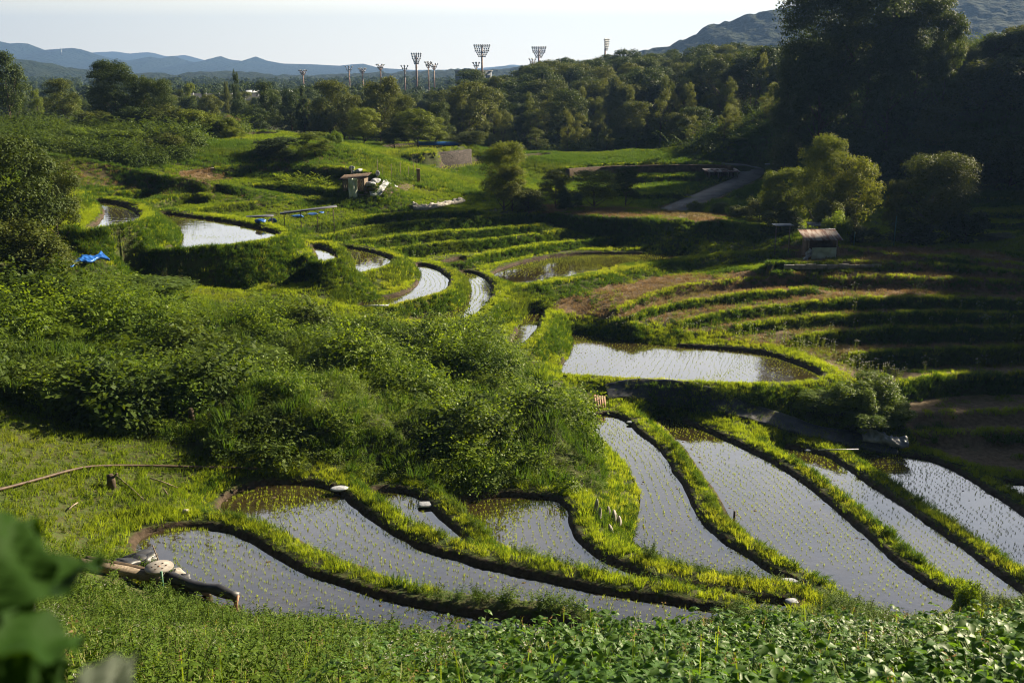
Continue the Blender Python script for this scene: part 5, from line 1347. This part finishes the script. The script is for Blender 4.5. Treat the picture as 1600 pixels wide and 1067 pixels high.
for a, t, b_, lb in ((1401,338,386,'thin blue-green pole in front of the big rounded tree'),(1336,362,384,'thin blue-green pole beside the bright leafy bush')):
    Y = 90.5; x, zt = at_dist(a, t, Y); b = float(gz(x, Y)); mb = MB(); mb.tube([(0, 0, -.2), (0, 0, zt-b)], .045, 6)
    o = mb.build('garden_pole', M['green_paint']); o.location = (x, Y, b); tag(o, lb, 'pole')
x, y, z = hit(1300, 420); mb = MB(); 
for k in range(9): mb.box((-3.6+k*.92, 0, .15), (.86, .22, .34+.05*(k % 3)))
o = mb.build('retaining_wall', M['concrete'], bevel=.02); o.location = (x, y+.1, z); tag(o, 'low weathered block wall in the bank below the shed', 'wall')

# ------------------------------------------------------------------ stone wall, road wall, wood shed by the road
def wall_along(px_pts, z_top, z_bot, mat, name, thick=.3, dy=0):
    w = catmull([at(a, b, z_top) for a, b in px_pts], 8, closed=False); V = []; F = []
    for k in range(len(w)):
        d = w[min(k+1, len(w)-1)]-w[max(k-1, 0)]; n = np.array([-d[1], d[0]]); n /= np.hypot(*n)
        for q, zz_ in ((0, z_bot), (0, z_top), (1, z_top), (1, z_bot)): V.append((w[k][0]+n[0]*q*thick, w[k][1]+dy+n[1]*q*thick, zz_))
    for k in range(len(w)-1):
        for j in range(3): F.append((k*4+j, (k+1)*4+j, (k+1)*4+j+1, k*4+j+1))
    F += [(0, 1, 2, 3), tuple((len(w)-1)*4+j for j in (3, 2, 1, 0))]
    return link(name, mesh_arrays(name, V, F, mat))
def stone_wall_mat():
    m = newmat('dry_stone_courses'); n = N(m); ge = n('ShaderNodeNewGeometry'); mp = n('ShaderNodeMapping'); mp.inputs['Scale'].default_value = (1, 1, 1.4); n.l(ge.outputs['Position'], mp.inputs[0])
    v = n('ShaderNodeTexVoronoi'); v.inputs['Scale'].default_value = 2.6; n.l(mp.outputs[0], v.inputs['Vector'])
    v2 = n('ShaderNodeTexVoronoi', feature='DISTANCE_TO_EDGE'); v2.inputs['Scale'].default_value = 2.6; n.l(mp.outputs[0], v2.inputs['Vector'])
    c = mixcol(n, v.outputs['Color'], (.03, .024, .02), (.07, .055, .05)); e = n('ShaderNodeMapRange'); e.inputs[2].default_value = .06; n.l(v2.outputs['Distance'], e.inputs[0])
    c = mixcol(n, e.outputs[0], (.02, .018, .015), c); p = n('ShaderNodeBsdfPrincipled'); n.l(c, p.inputs['Base Color']); p.inputs['Roughness'].default_value = .95
    b = n('ShaderNodeBump'); b.inputs['Distance'].default_value = .1; n.l(e.outputs[0], b.inputs['Height']); n.l(b.outputs[0], p.inputs['Normal'])
    o = n('ShaderNodeOutputMaterial'); n.l(p.outputs[0], o.inputs[0]); return m
M['stonewall'] = stone_wall_mat()
tag(wall_along([(641,240),(665,239),(690,237.5),(715,235.5),(737,233)], -10.7, -12.9, M['stonewall'], 'stone_wall', .5, -.5), 'dark dry stone wall holding up the far paddy', 'wall')
def road_wall():
    V = []; F = []; P_ = ROAD[8:40]; n_ = len(P_)
    for k in range(n_):
        dd = P_[min(k+1, n_-1)]-P_[max(k-1, 0)]; nn = np.array([dd[1], -dd[0]]); nn /= np.hypot(*nn)
        for q, h_ in ((2.03, -2.6), (2.03, .12), (2.3, .12), (2.3, -2.6)): V.append((P_[k][0]+nn[0]*q, P_[k][1]+nn[1]*q, P_[k][2]+h_))
    for k in range(n_-1):
        for j in range(3): F.append((k*4+j, (k+1)*4+j, (k+1)*4+j+1, k*4+j+1))
    F += [(0, 1, 2, 3), tuple((n_-1)*4+j for j in (3, 2, 1, 0))]
    return link('road_wall', mesh_arrays('road_wall', V, F, M['soil']))
tag(road_wall(), 'dark retaining wall under the outer edge of the road', 'wall')
tag(wall_along([(886,264),(950,260),(1040,258),(1090,257.5),(1125,258),(1142,260)], -12.62, -14.3, M['soil'], 'hollow_wall', .4, -.2), 'dark earth-stained wall at the head of the hollow', 'wall')
x, zt = at_dist(1127, 268, 139); b = float(gz(x, 139))
r = empty('wood_shed', (x, 139, b), .1, 'open wood shed with a rusty roof inside the road bend', 'shed')
mb = MB(); [mb.box((sx, sy, (zt-b)/2), (.14, .14, zt-b)) for sx in (-2, -.7, .7, 2) for sy in (-1, 1)]; mb.build('post', M['wood_old'], r); corr_roof(4.8, 2.6, M['rusty'], r, z=zt-b, slope_=.12, rib=.3)
mb = MB(); 
for k in range(14): mb.box((-1.8+.27*k, .4, .5+.03*(k % 3)), (.22, .9, 1.0))
mb.build('stacked_wood', M['bark'], r)
x, y, z = hit(694, 226)
x, z = at(695, 226.5, -10.6); mb = MB()
V = [(-4, 0, 0), (4, 0, 0), (4, .5, .4), (-4, .5, .45), (4, 1.2, .35), (-4, 1.2, .3)]
mb.add(V, [(0, 1, 2, 3), (3, 2, 4, 5)]); mb.add([(q[0], q[1], q[2]-.06) for q in V], [(3, 2, 1, 0), (5, 4, 2, 3)])
o = mb.build('blue_cover', M['blue']); o.location = (float(at(695, 226.5, -10.6)[0]), float(at(695, 226.5, -10.6)[1]), -10.6); tag(o, 'long low blue cover on the far edge of the farthest paddy', 'cover')
x, y, z = hit(1218, 258); mb = MB()
for k in range(4): mb.box((-1.6+k*1.0, .1*k, .08+.05*(k % 2)), (.8, .25, .12), rz=.2*k)
o = mb.build('plastic_sheet_pile', M['white_bag'], bevel=.02); o.location = (x, y, z); tag(o, 'thin pale sheeting lying in the field right of the road bend', 'sheeting')

# ------------------------------------------------------------------ allotment
x, y, z = hit(557, 298)
r = empty('board_shack', (x, y, z), math.radians(-12), 'tumbledown board shack with a sagging tin roof in the allotment', 'shack')
mb = MB()
for k in range(11): mb.box((-1.1+k*.21, -.75, .62+.03*(k % 3)), (.18, .03, 1.25+.06*(k % 2)))
for k in range(7): mb.box((1.15, -.65+k*.21, .65), (.03, .18, 1.3))
mb.box((0, .7, .6), (2.2, .04, 1.2)); mb.build('wall', M['wood_old'], r)
rf = corr_roof(3.1, 2.0, M['soil'], r, z=1.25, slope_=.18); rf.rotation_euler = (0, -.10, 0)
mb = MB(); mb.box((.55, -.78, .6), (.34, .03, 1.0)); mb.build('door', M['steel'], r)
def blob(name, mat, dims, seed, amp=.22, n=14):
    rg = np.random.default_rng(seed); V = []; F = []; m_ = n//2+1
    for j in range(m_):
        for i in range(n):
            th = math.pi*j/(m_-1); ph = 2*math.pi*i/n; k = 1+amp*math.sin(3*ph+seed)*math.sin(2*th+seed*2)+amp*.5*rg.normal()*(0 < j < m_-1)
            sx = math.copysign(abs(math.cos(ph))**.7, math.cos(ph)); sy = math.copysign(abs(math.sin(ph))**.7, math.sin(ph))
            V.append((dims[0]/2*math.sin(th)**.8*sx*k, dims[1]/2*math.sin(th)**.8*sy*k, max(-.02, dims[2]*(.5+.5*math.cos(th))*(.9+.1*k))))
    for j in range(m_-1):
        for i in range(n): F.append((j*n+i, (j+1)*n+i, (j+1)*n+(i+1) % n, j*n+(i+1) % n))
    me = mesh_arrays(name, V, F, M[mat], smooth=True); o = link(name, me); s_ = o.modifiers.new('s', 'SUBSURF'); s_.levels = s_.render_levels = 1; return o
def put(o, px, py, rz=0, dz=0, pos=None):
    x, y, z = hit(px, py) if pos is None else pos; o.location = (x, y, z+dz); o.rotation_euler.z = rz; return o
for i, (a, b, d, lb) in enumerate([(550,268,(.7,.5,.6),'white sack left of the others above the board shack'),(562,272,(1.1,.6,.55),'largest white sack above the board shack'),(553,273,(.6,.5,.4),'small white sack in front of the other two')]):
    tag(put(blob('white_sack', 'white_bag', d, i+3), a, b, i), lb, 'sack', 'white sacks by the board shack')
for i, (a, b, d) in enumerate([(578,292,(1.4,.9,.5)),(587,288,(1.2,.8,.6)),(590,276,(.5,.4,.6))]):
    tag(put(blob('rubbish_bag', 'white_bag', d, i+13, .3), a, b, i), ['pale crumpled bag right beside the board shack','pale crumpled bag heaped behind the first','small pale bag standing up the slope from the heap'][i], 'bag', 'crumpled bags right of the board shack')
o = cloth('white_net', .9, 2.1, 4, M['canvas'], None, (0, 0, 0), .10); x, y, z = hit(552, 311); o.location = (x, y, z+1.0); o.rotation_euler.z = .3; tag(o, 'pale net hanging from a stake in front of the board shack', 'net')
mb = MB(); mb.box((0, 0, .75), (.38, .28, 1.6)); mb.box((0, 0, 1.6), (.44, .34, .12)); o = put(mb.build('concrete_post', M['orange_board'], bevel=.02), 654, 287, .2); tag(o, 'squat pinkish post at the right end of the vegetable bed', 'post')
for i in range(9):
    a = 606+i*4.6; mb = None
    o = link('vegetable_plant', clump('vegetable_plant', 300+i % 3, 'weed', 160, .42, .8, .13, 3) if i < 3 else bpy.data.objects['vegetable_plant' if i % 3 == 0 else 'vegetable_plant.%03d' % (i % 3)].data)
    put(o, a, 287-i*.4, i); tag(o, 'leafy green vegetable plant in the staked bed right of the rubbish bags', 'vegetable', 'vegetable plants in the staked bed')
for i in range(9):
    a = [541,549,590,598,612,626,638,647,652][i]; b_ = [282,286,281,279,281,282,281,280,278][i]; mb = MB(); mb.tube([(0, 0, -.1), (.08*math.sin(i*2.3), 0, 1.5+.3*(i % 3))], .03, 5)
    tag(put(mb.build('bean_stake', M['wood_old']), a, b_, i), 'thin bamboo stake standing among the vegetables beside the board shack', 'stake', 'bamboo stakes of the allotment')
for i in range(5):
    mb = MB(); mb.box((0, 0, .05), (1.1, .16, .04)); mb.box((.1, .2, .08), (.9, .14, .04), rz=.2)
    tag(put(mb.build('loose_plank', M['wood_old']), [566,574,583,569,596][i], [300,303,297,306,300][i], i*1.3, .04), 'weathered plank lying on the ground round the board shack', 'plank', 'loose planks of the allotment')
def ribbon(name, pxs, w, mat, lift=.03, crumple=.04, seed=0, thick=.02, Y=None):
    """sheet laid along the ground through these points"""
    c = [hit(a, b) for a, b in pxs] if Y is None else [((a-800)/FPX*(Y*CT+12*ST), Y+i_*.15) for i_, (a, b) in enumerate(pxs)]; c = catmull([(q[0], q[1]) for q in c], 22, closed=False); V = []; F = []; m_ = 15
    for k in range(len(c)):
        d = c[min(k+1, len(c)-1)]-c[max(k-1, 0)]; n = np.array([-d[1], d[0]]); n /= np.hypot(*n); ww = w(k/(len(c)-1)) if callable(w) else w
        for j in range(m_):
            q = c[k]+n*(j/(m_-1)-.5)*ww; z_ = float(gz(q[0], q[1])); edge = 0 if 0 < j < m_-1 else 1
            V.append((q[0], q[1], z_+lift+crumple*(vnoise(q[0], q[1], .45, seed)+.8*vnoise(q[0], q[1], .16, seed+1))*(1-edge)))
    for k in range(len(c)-1):
        for j in range(m_-1): a = k*m_+j; F.append((a, a+m_, a+m_+1, a+1))
    o = link(name, mesh_arrays(name, V, F, mat, smooth=True)); s_ = o.modifiers.new('s', 'SOLIDIFY'); s_.thickness = thick; return o
tag(ribbon('mulch_bed', [(572,304),(590,299),(610,294),(640,289)], 1.2, M['soil'], .08), 'dark earth bed below the vegetable plants', 'garden bed')
tag(ribbon('mulch_sheet', [(578,306),(595,301),(618,294)], .5, M['white_bag'], .16, .12), 'torn pale sheet along the lower edge of the earth bed', 'sheeting')
tag(ribbon('stone_heap_strip', [(645,325),(670,326),(700,320),(722,315)], .9, M['stone'], .1, .25, 4), 'strip of pale rubble at the foot of the allotment slope', 'rubble')
gx_, gy_ = [], []
for i in range(70):
    x, y, z = hit(r_.uniform(436, 512), r_.uniform(277, 292)); gx_.append((x, y, z))
scatter('garden_crop', 'bright yellow-green leafy crop in the garden patch', protos('crop', [clump('crop', 310, 'grass', 200, .5, .35, .14, 2)]), np.array(gx_), scl=RNG.uniform(.7, 1.2, 70), seed=30)
# low black-roofed frames with blue sheets, above the second curved paddy
for (a0, a1, bt, Y_, tl, lb) in ((386,426,340,88,.02,'short low frame with a dark roof board at the left of the two'),(440,524,328,91,.10,'long low frame with a dark sloping roof board above the blue sheets')):
    x0, zt = at_dist(a0, bt, Y_); x1, _ = at_dist(a1, bt, Y_); L_ = x1-x0; zg = float(gz((x0+x1)/2, Y_)); h_ = max(.7, zt-zg)
    r = empty('low_frame', ((x0+x1)/2, Y_, zg), math.radians(14), lb, 'frame', 'low dark-roofed frames above the curved paddies')
    mb = MB(); mb.box((0, 0, h_), (L_*1.05, 1.2, .06), M=Matrix.Rotation(-tl, 3, 'Y')); mb.build('roof', M['black_sheet'], r)
    for k in range(4):
        mb = MB(); q = L_*(-.45+.3*k); mb.box((q, -.4, (h_+q*tl)/2-.1), (.07, .07, h_+q*tl+.1)); mb.build('post', M['wood_old'], r)
for i, (a, b, d, lb) in enumerate([(407,350,(.9,.6,.4),'blue sheet bundle at the left under the short frame'),(426,350,(.8,.6,.5),'brightest blue bundle right of the short frame'),(465,341,(1.2,.6,.3),'blue bundle at the left under the long frame'),(487,338,(1.2,.5,.3),'long blue bundle under the middle of the long frame'),(502,335,(.7,.4,.25),'small blue bundle under the right part of the long frame')]):
    tag(put(blob('blue_bundle', 'blue', d, i+31, .3), a, b, i*.2, .02), lb, 'tarpaulin', 'blue bundles under the low frames')
tag(ribbon('blue_tarpaulin', [(99,424),(115,419),(132,416),(150,414),(166,412)], lambda t: .6+.3*math.sin(t*14), M['blue'], .42, .12, 3), 'crumpled blue tarpaulin strip lying in the grass at the left', 'tarpaulin')
mb = MB(); mb.tube([(-.9, 0, .1), (.9, 0, .12)], .09, 7); o = put(mb.build('white_tube', M['white_bag']), 587, 482, .1, .05); tag(o, 'short white tube lying on the bund below the curved paddies', 'tube')

# ------------------------------------------------------------------ black sheet bank and things round the near paddies
tag(ribbon('black_sheet', [(948,615),(990,612),(1040,616),(1100,628),(1160,645),(1220,662),(1280,678),(1340,689),(1400,699)], lambda t: 1.5-.2*t, M['black_sheet'], .12, .05, 2), 'long black weed-proof sheet along the bank under the long paddy', 'sheet')
tag(ribbon('grey_sheet_end', [(1345,688),(1370,692),(1400,699),(1418,702)], .8, M['lamp'], .3, .25, 7), 'crumpled grey end of the sheet at the right of the bank', 'sheet')
mb = MB()
for k in range(5): mb.box((-.36+k*.18, 0, .45), (.165, .035, .9))
mb.box((0, .03, .2), (.85, .03, .08)); mb.box((0, .03, .7), (.85, .03, .08))
o = put(mb.build('leaning_board', M['orange_board']), 938, 640, .5); o.rotation_euler = (-.5, .25, .5); tag(o, 'faded orange board panel leaning in the corner under the black sheet', 'panel')
def sandbag(px, py, d, lb, seed, rz=0, lift=.0):
    o = blob('sandbag', 'white_bag', d, seed, .12, 16); put(o, px, py, rz, lift); return tag(o, lb, 'sandbag', 'white sandbags on the bunds')
sandbag(530,768,(.8,.5,.17),'white sandbag at the water inlet of the second paddy from the left',41,.1)
sandbag(666,792,(.8,.55,.18),'white sandbag on the bund of the smallest paddy',42,.1)
sandbag(1237,914,(.9,.4,.14),'long white sandbag at the lower end of the central paddies',43,-.2,.03)
sandbag(1237,945,(.5,.4,.15),'round white sandbag half hidden by the near weeds',44,.2,.05)
sandbag(984,662,(.4,.3,.12),'small white sandbag at the top of the central paddy',45,0)
sandbag(1262,708,(.4,.3,.12),'small pale sandbag by the head of the narrow right hand paddy',46,.4)
mb = MB(); mb.tube([(-1.2, 0, .15), (1.2, .1, .12)], .035, 6); o = put(mb.build('plastic_pipe', M['white_bag']), 1310, 709, .05, .1); tag(o, 'short white pipe at the head of the narrow right hand paddy', 'pipe')
# stones in the bright bank between two paddies
for i, (a, b, d, tl) in enumerate([(929,806,(.18,.16,.75),.3),(936,818,(.16,.14,.7),.4),(951,812,(.2,.16,.6),.3),(961,822,(.3,.18,.75),.2),(968,826,(.34,.2,.6),.1),(957,838,(.22,.18,.55),.3),(966,815,(.2,.15,.5),.35)]):
    o = blob('bank_stone', 'stone', d, i+51, .25, 10); put(o, a, b, i, .02); o.rotation_euler = (-tl, tl*.6, i*.3)
    tag(o, ['leftmost upright stone in the bright bank','second dark stone from the left in the bright bank','upper middle stone in the bright bank','tallest pale stone in the bright bank','widest pale stone at the right in the bright bank','lowest stone in the bright bank','small stone at the top right in the bright bank'][i], 'stone', 'pale stones set in the bright bank')
# long brown pipe over the meadow
w = [hit(a, b) for a, b in ((-60,784),(0,770),(60,755),(110,741),(150,733),(220,732),(300,734),(380,737),(432,740))]
w = catmull([(q[0], q[1], q[2]+.13) for q in w], 8, closed=False); mb = MB(); mb.tube([tuple(q) for q in w], .055, 8)
tag(mb.build('water_pipe', M['pipe'], smooth=True), 'long thin brown pipe lying across the meadow at the left', 'pipe')
mb = MB(); mb.tube([(0, 0, 0), (.03, 0, .3), (-.02, .02, .55)], [.19, .16, .13], 9); mb.tube([(.03, 0, .35), (.3, 0, .6)], .05, 6); o = put(mb.build('tree_stump', M['bark'], smooth=True), 174, 762); tag(o, 'short dark stump in the meadow below the pipe', 'stump')
for a0, b0, a1, b1, lb in ((182,748,224,784,'thin pale stick leaning from the dark stump'),(232,751,278,767,'pale stick lying right of the stump'),(256,769,262,777,'short pale stick end lying in the meadow'),(108,802,122,790,'thin twig lying in the meadow below the stump')):
    p0 = hit(a0, b0); p1 = hit(a1, b1); mb = MB(); mb.tube([(p0[0], p0[1], p0[2]+.14), ((p0[0]+p1[0])/2, (p0[1]+p1[1])/2, (p0[2]+p1[2])/2+.16), (p1[0], p1[1], p1[2]+.12)], .028, 6)
    tag(mb.build('stick', M['wood_old']), lb, 'stick')
o = put(blob('field_stone', 'stone', (.3, .25, .2), 71), 291, 803); tag(o, 'single pale stone in the grass near the tip of the second paddy', 'stone')
mb = MB(); mb.tube([(0, 0, -.1), (.01, .02, .35), (0, 0, .6)], [.16, .14, .12], 8); o = put(mb.build('broken_stump', M['bark'], smooth=True), 300, 668, 0, .3); tag(o, 'reddish broken stump at the lower edge of the undergrowth', 'stump')
# logs, sheets and the reel table at the corner of the first paddy
def logs():
    p = [hit(a, b) for a, b in ((128,893),(200,905),(262,920),(330,938),(374,950))]
    q = [(a[0], a[1], a[2]+.28) for a in p]
    mb = MB(); mb.tube(q[:4], [.17, .18, .17, .16], 10); tag(mb.build('log', M['wood_old'], smooth=True), 'long weathered log edging the corner of the first paddy', 'log')
    mb = MB(); mb.tube([(a[0], a[1]+.45, a[2]+.22) for a in p[:3]], [.09, .1, .09], 8); tag(mb.build('log', M['bark'], smooth=True), 'thinner dark log lying behind the long weathered one', 'log')
    mb = MB(); d = Vector(q[4])-Vector(q[2]); m0 = Vector(q[2]); mb.tube([m0+d*t+Vector((0, -.05, .16+.05*math.sin(t*11))) for t in np.linspace(0, 1, 12)], [.19+.03*math.sin(k*1.7) for k in range(12)], 12)
    tag(mb.build('black_roll', M['black_sheet'], smooth=True), 'roll of black sheet over the right end of the logs', 'roll')
    e = p[4]; mb = MB(); mb.tube([(e[0]-.1, e[1]-.2, e[2]), (e[0], e[1]-.1, e[2]+.5)], .07, 8); tag(mb.build('stake', M['rust'], smooth=True), 'short reddish stake at the right end of the black roll', 'stake')
logs()
PB = hit(252, 925); PBZ = PB[2]
for i, (a, b, d, mt, lb) in enumerate([(190,893,(1.4,.7,.45),'black_sheet','low heap of black sheet behind the left part of the logs'),(215,890,(1.3,.8,.6),'black_sheet','biggest heap of black sheet left of the reel table'),(232,886,(.9,.6,.5),'black_sheet','heap of black sheet beside the water'),(276,905,(.6,.5,.4),'stone','grey sack right of the reel table'),(288,912,(.5,.45,.35),'black_sheet','dark sack next to the water right of the reel table'),(200,905,(.8,.4,.3),'wood_old','flattened brownish sack on the logs')]):
    tag(put(blob('sheet_heap', mt, d, i+81, .3), a, b, i*.8), lb, 'heap', 'heaps of old sheet and sacks by the reel table')
x, y, z = hit(252, 918); r = empty('cable_reel_table', (x, y, z), .3, 'upturned cable reel used as a round table by the logs', 'cable reel')
mb = MB(); mb.lathe([(.46, 0), (.47, .02), (.47, .045), (.46, .06)], (0, 0, .72), 36); top = mb.build('top_disc', M['reel'], r)
for k in range(6):
    a = k*1.05; mb = MB(); mb.lathe([(.035, 0), (.035, .012)], (.22*math.cos(a), .22*math.sin(a), .779), 10); mb.build('hole', M['soil'], top)
mb = MB(); mb.lathe([(.05, 0), (.05, .012)], (0, 0, .779), 12); mb.build('hub_hole', M['rust'], top)
mb = MB(); mb.lathe([(.24, 0), (.22, .05), (.22, .7), (.24, .72)], (0, 0, 0), 24); mb.build('drum', M['reel'], r, smooth=False)
mb = MB(); mb.lathe([(.44, 0), (.45, .05)], (0, 0, -.02), 30); mb.build('bottom_disc', M['reel'], r)
mb = MB(); mb.tube([(0, 0, -.1), (0, 0, .95)], .045, 8); o = mb.build('green_stake', M['green_paint']); x, y, z = hit(256, 934); o.location = (x, y, z); tag(o, 'thick green stake standing in front of the reel table', 'stake')
mb = MB(); mb.tube([(0, 0, 0), (-.25, .1, .8)], .02, 6); o = mb.build('thin_stake', M['wood_old']); x, y, z = hit(253, 900); o.location = (x, y, z+.3); tag(o, 'thin slanting stake sticking up behind the reel table', 'stake')
for a, b, lb in ((1066,906,'dark peg standing in the water at the lower end of the central paddy'),(1206,588,'dark peg in the long paddy')):
    pass
mb = MB(); mb.box((0, 0, .2), (.08, .08, .5)); o = put(mb.build('water_gauge_post', M['bark']), 1147, 812, .3); tag(o, 'tiny dark post in the wide paddy right of the centre', 'post')

# ------------------------------------------------------------------ the out-of-focus plant right in front of the lens
def near_plant():
    r = empty('near_leaf_sprig', (-.62, .95, -.95), 0, 'out-of-focus sprig of large leaves at the lower left corner', 'plant')
    mb = MB(); mb.tube([(-.05, .05, -.5), (-.03, .0, 0), (.02, .02, .3), (.0, 0, .42)], [.009, .007, .005, .003], 6); mb.build('stem', M['stem'], r)
    def big(p0, tip, w, mat, seed, nrm):
        p0 = np.array(p0, float); tip = np.array(tip, float); d = tip-p0; L_ = np.linalg.norm(d); d = d/L_; nrm = np.array(nrm, float); s = np.cross(d, nrm); s /= np.linalg.norm(s); u = np.cross(s, d)
        V = []; F = []; T = []; nx, ny = 12, 6
        for i in range(nx+1):
            t = i/nx; ww = w*math.sin(math.pi*min(1, t**.8))**.85*(1-.25*t)
            for j in range(ny+1):
                q = j/ny-.5; V.append(p0+d*L_*t+s*ww*q+u*(abs(q)*ww*.35-.10*L_*t*t+.006*math.sin(t*16+q*9))); T.append(.3+.4*t)
        for i in range(nx):
            for j in range(ny): a = i*(ny+1)+j; F.append((a, a+1, a+ny+2, a+ny+1))
        me = mesh_arrays('leaf', V, F, mat, {'tint': T}, smooth=True); o = link('leaf', me, r); return o
    def P3(px, py, dist):           # a spot at this distance, relative to the sprig
        dx, dy, dz = ray(px, py); v = np.array([float(dx), float(dy), float(dz)]); v = v/np.linalg.norm(v)*dist
        return v-np.array(r.location)
    cam_dir = (.0, -.9, .45)
    big(P3(-60,950,.75), P3(62,800,.80), .085, M['plain_leaf'], 1, (.3,-1,.2))
    big(P3(-40,985,.80), P3(160,852,.86), .085, M['plain_leaf'], 2, (-.35,-.7,.8))
    big(P3(-60,1010,.74), P3(140,985,.80), .075, M['plain_leaf'], 3, (0,-.5,.9))
    big(P3(-60,930,.9), P3(60,900,.85), .12, M['plain_leaf'], 4, (.2,-1,.3))
    big(P3(110,1125,.74), P3(218,1018,.78), .040, M['pale_leaf'], 5, (.1,-1,.35))
    big(P3(-20,1090,.85), P3(110,1030,.85), .09, M['plain_leaf'], 6, (.2,-.8,.5))
near_plant()
# ------------------------------------------------------------------ the air
def haze(dens=.00016):
    mb = MB(); x0, x1, y0, y1, z0, z1 = -12500, 12500, -700, 8300, -60, 420
    mb.box(((x0+x1)/2, (y0+y1)/2, (z0+z1)/2), (x1-x0, y1-y0, z1-z0))
    m = newmat('pale_air'); n = N(m); v = n('ShaderNodeVolumePrincipled')
    v.inputs['Color'].default_value = (.20, .35, .66, 1); v.inputs['Density'].default_value = dens; v.inputs['Anisotropy'].default_value = .2
    o = n('ShaderNodeOutputMaterial'); n.l(v.outputs[0], o.inputs['Volume'])
    tag(mb.build('haze', m), 'thin blue air over the valley', kind='stuff')
haze()
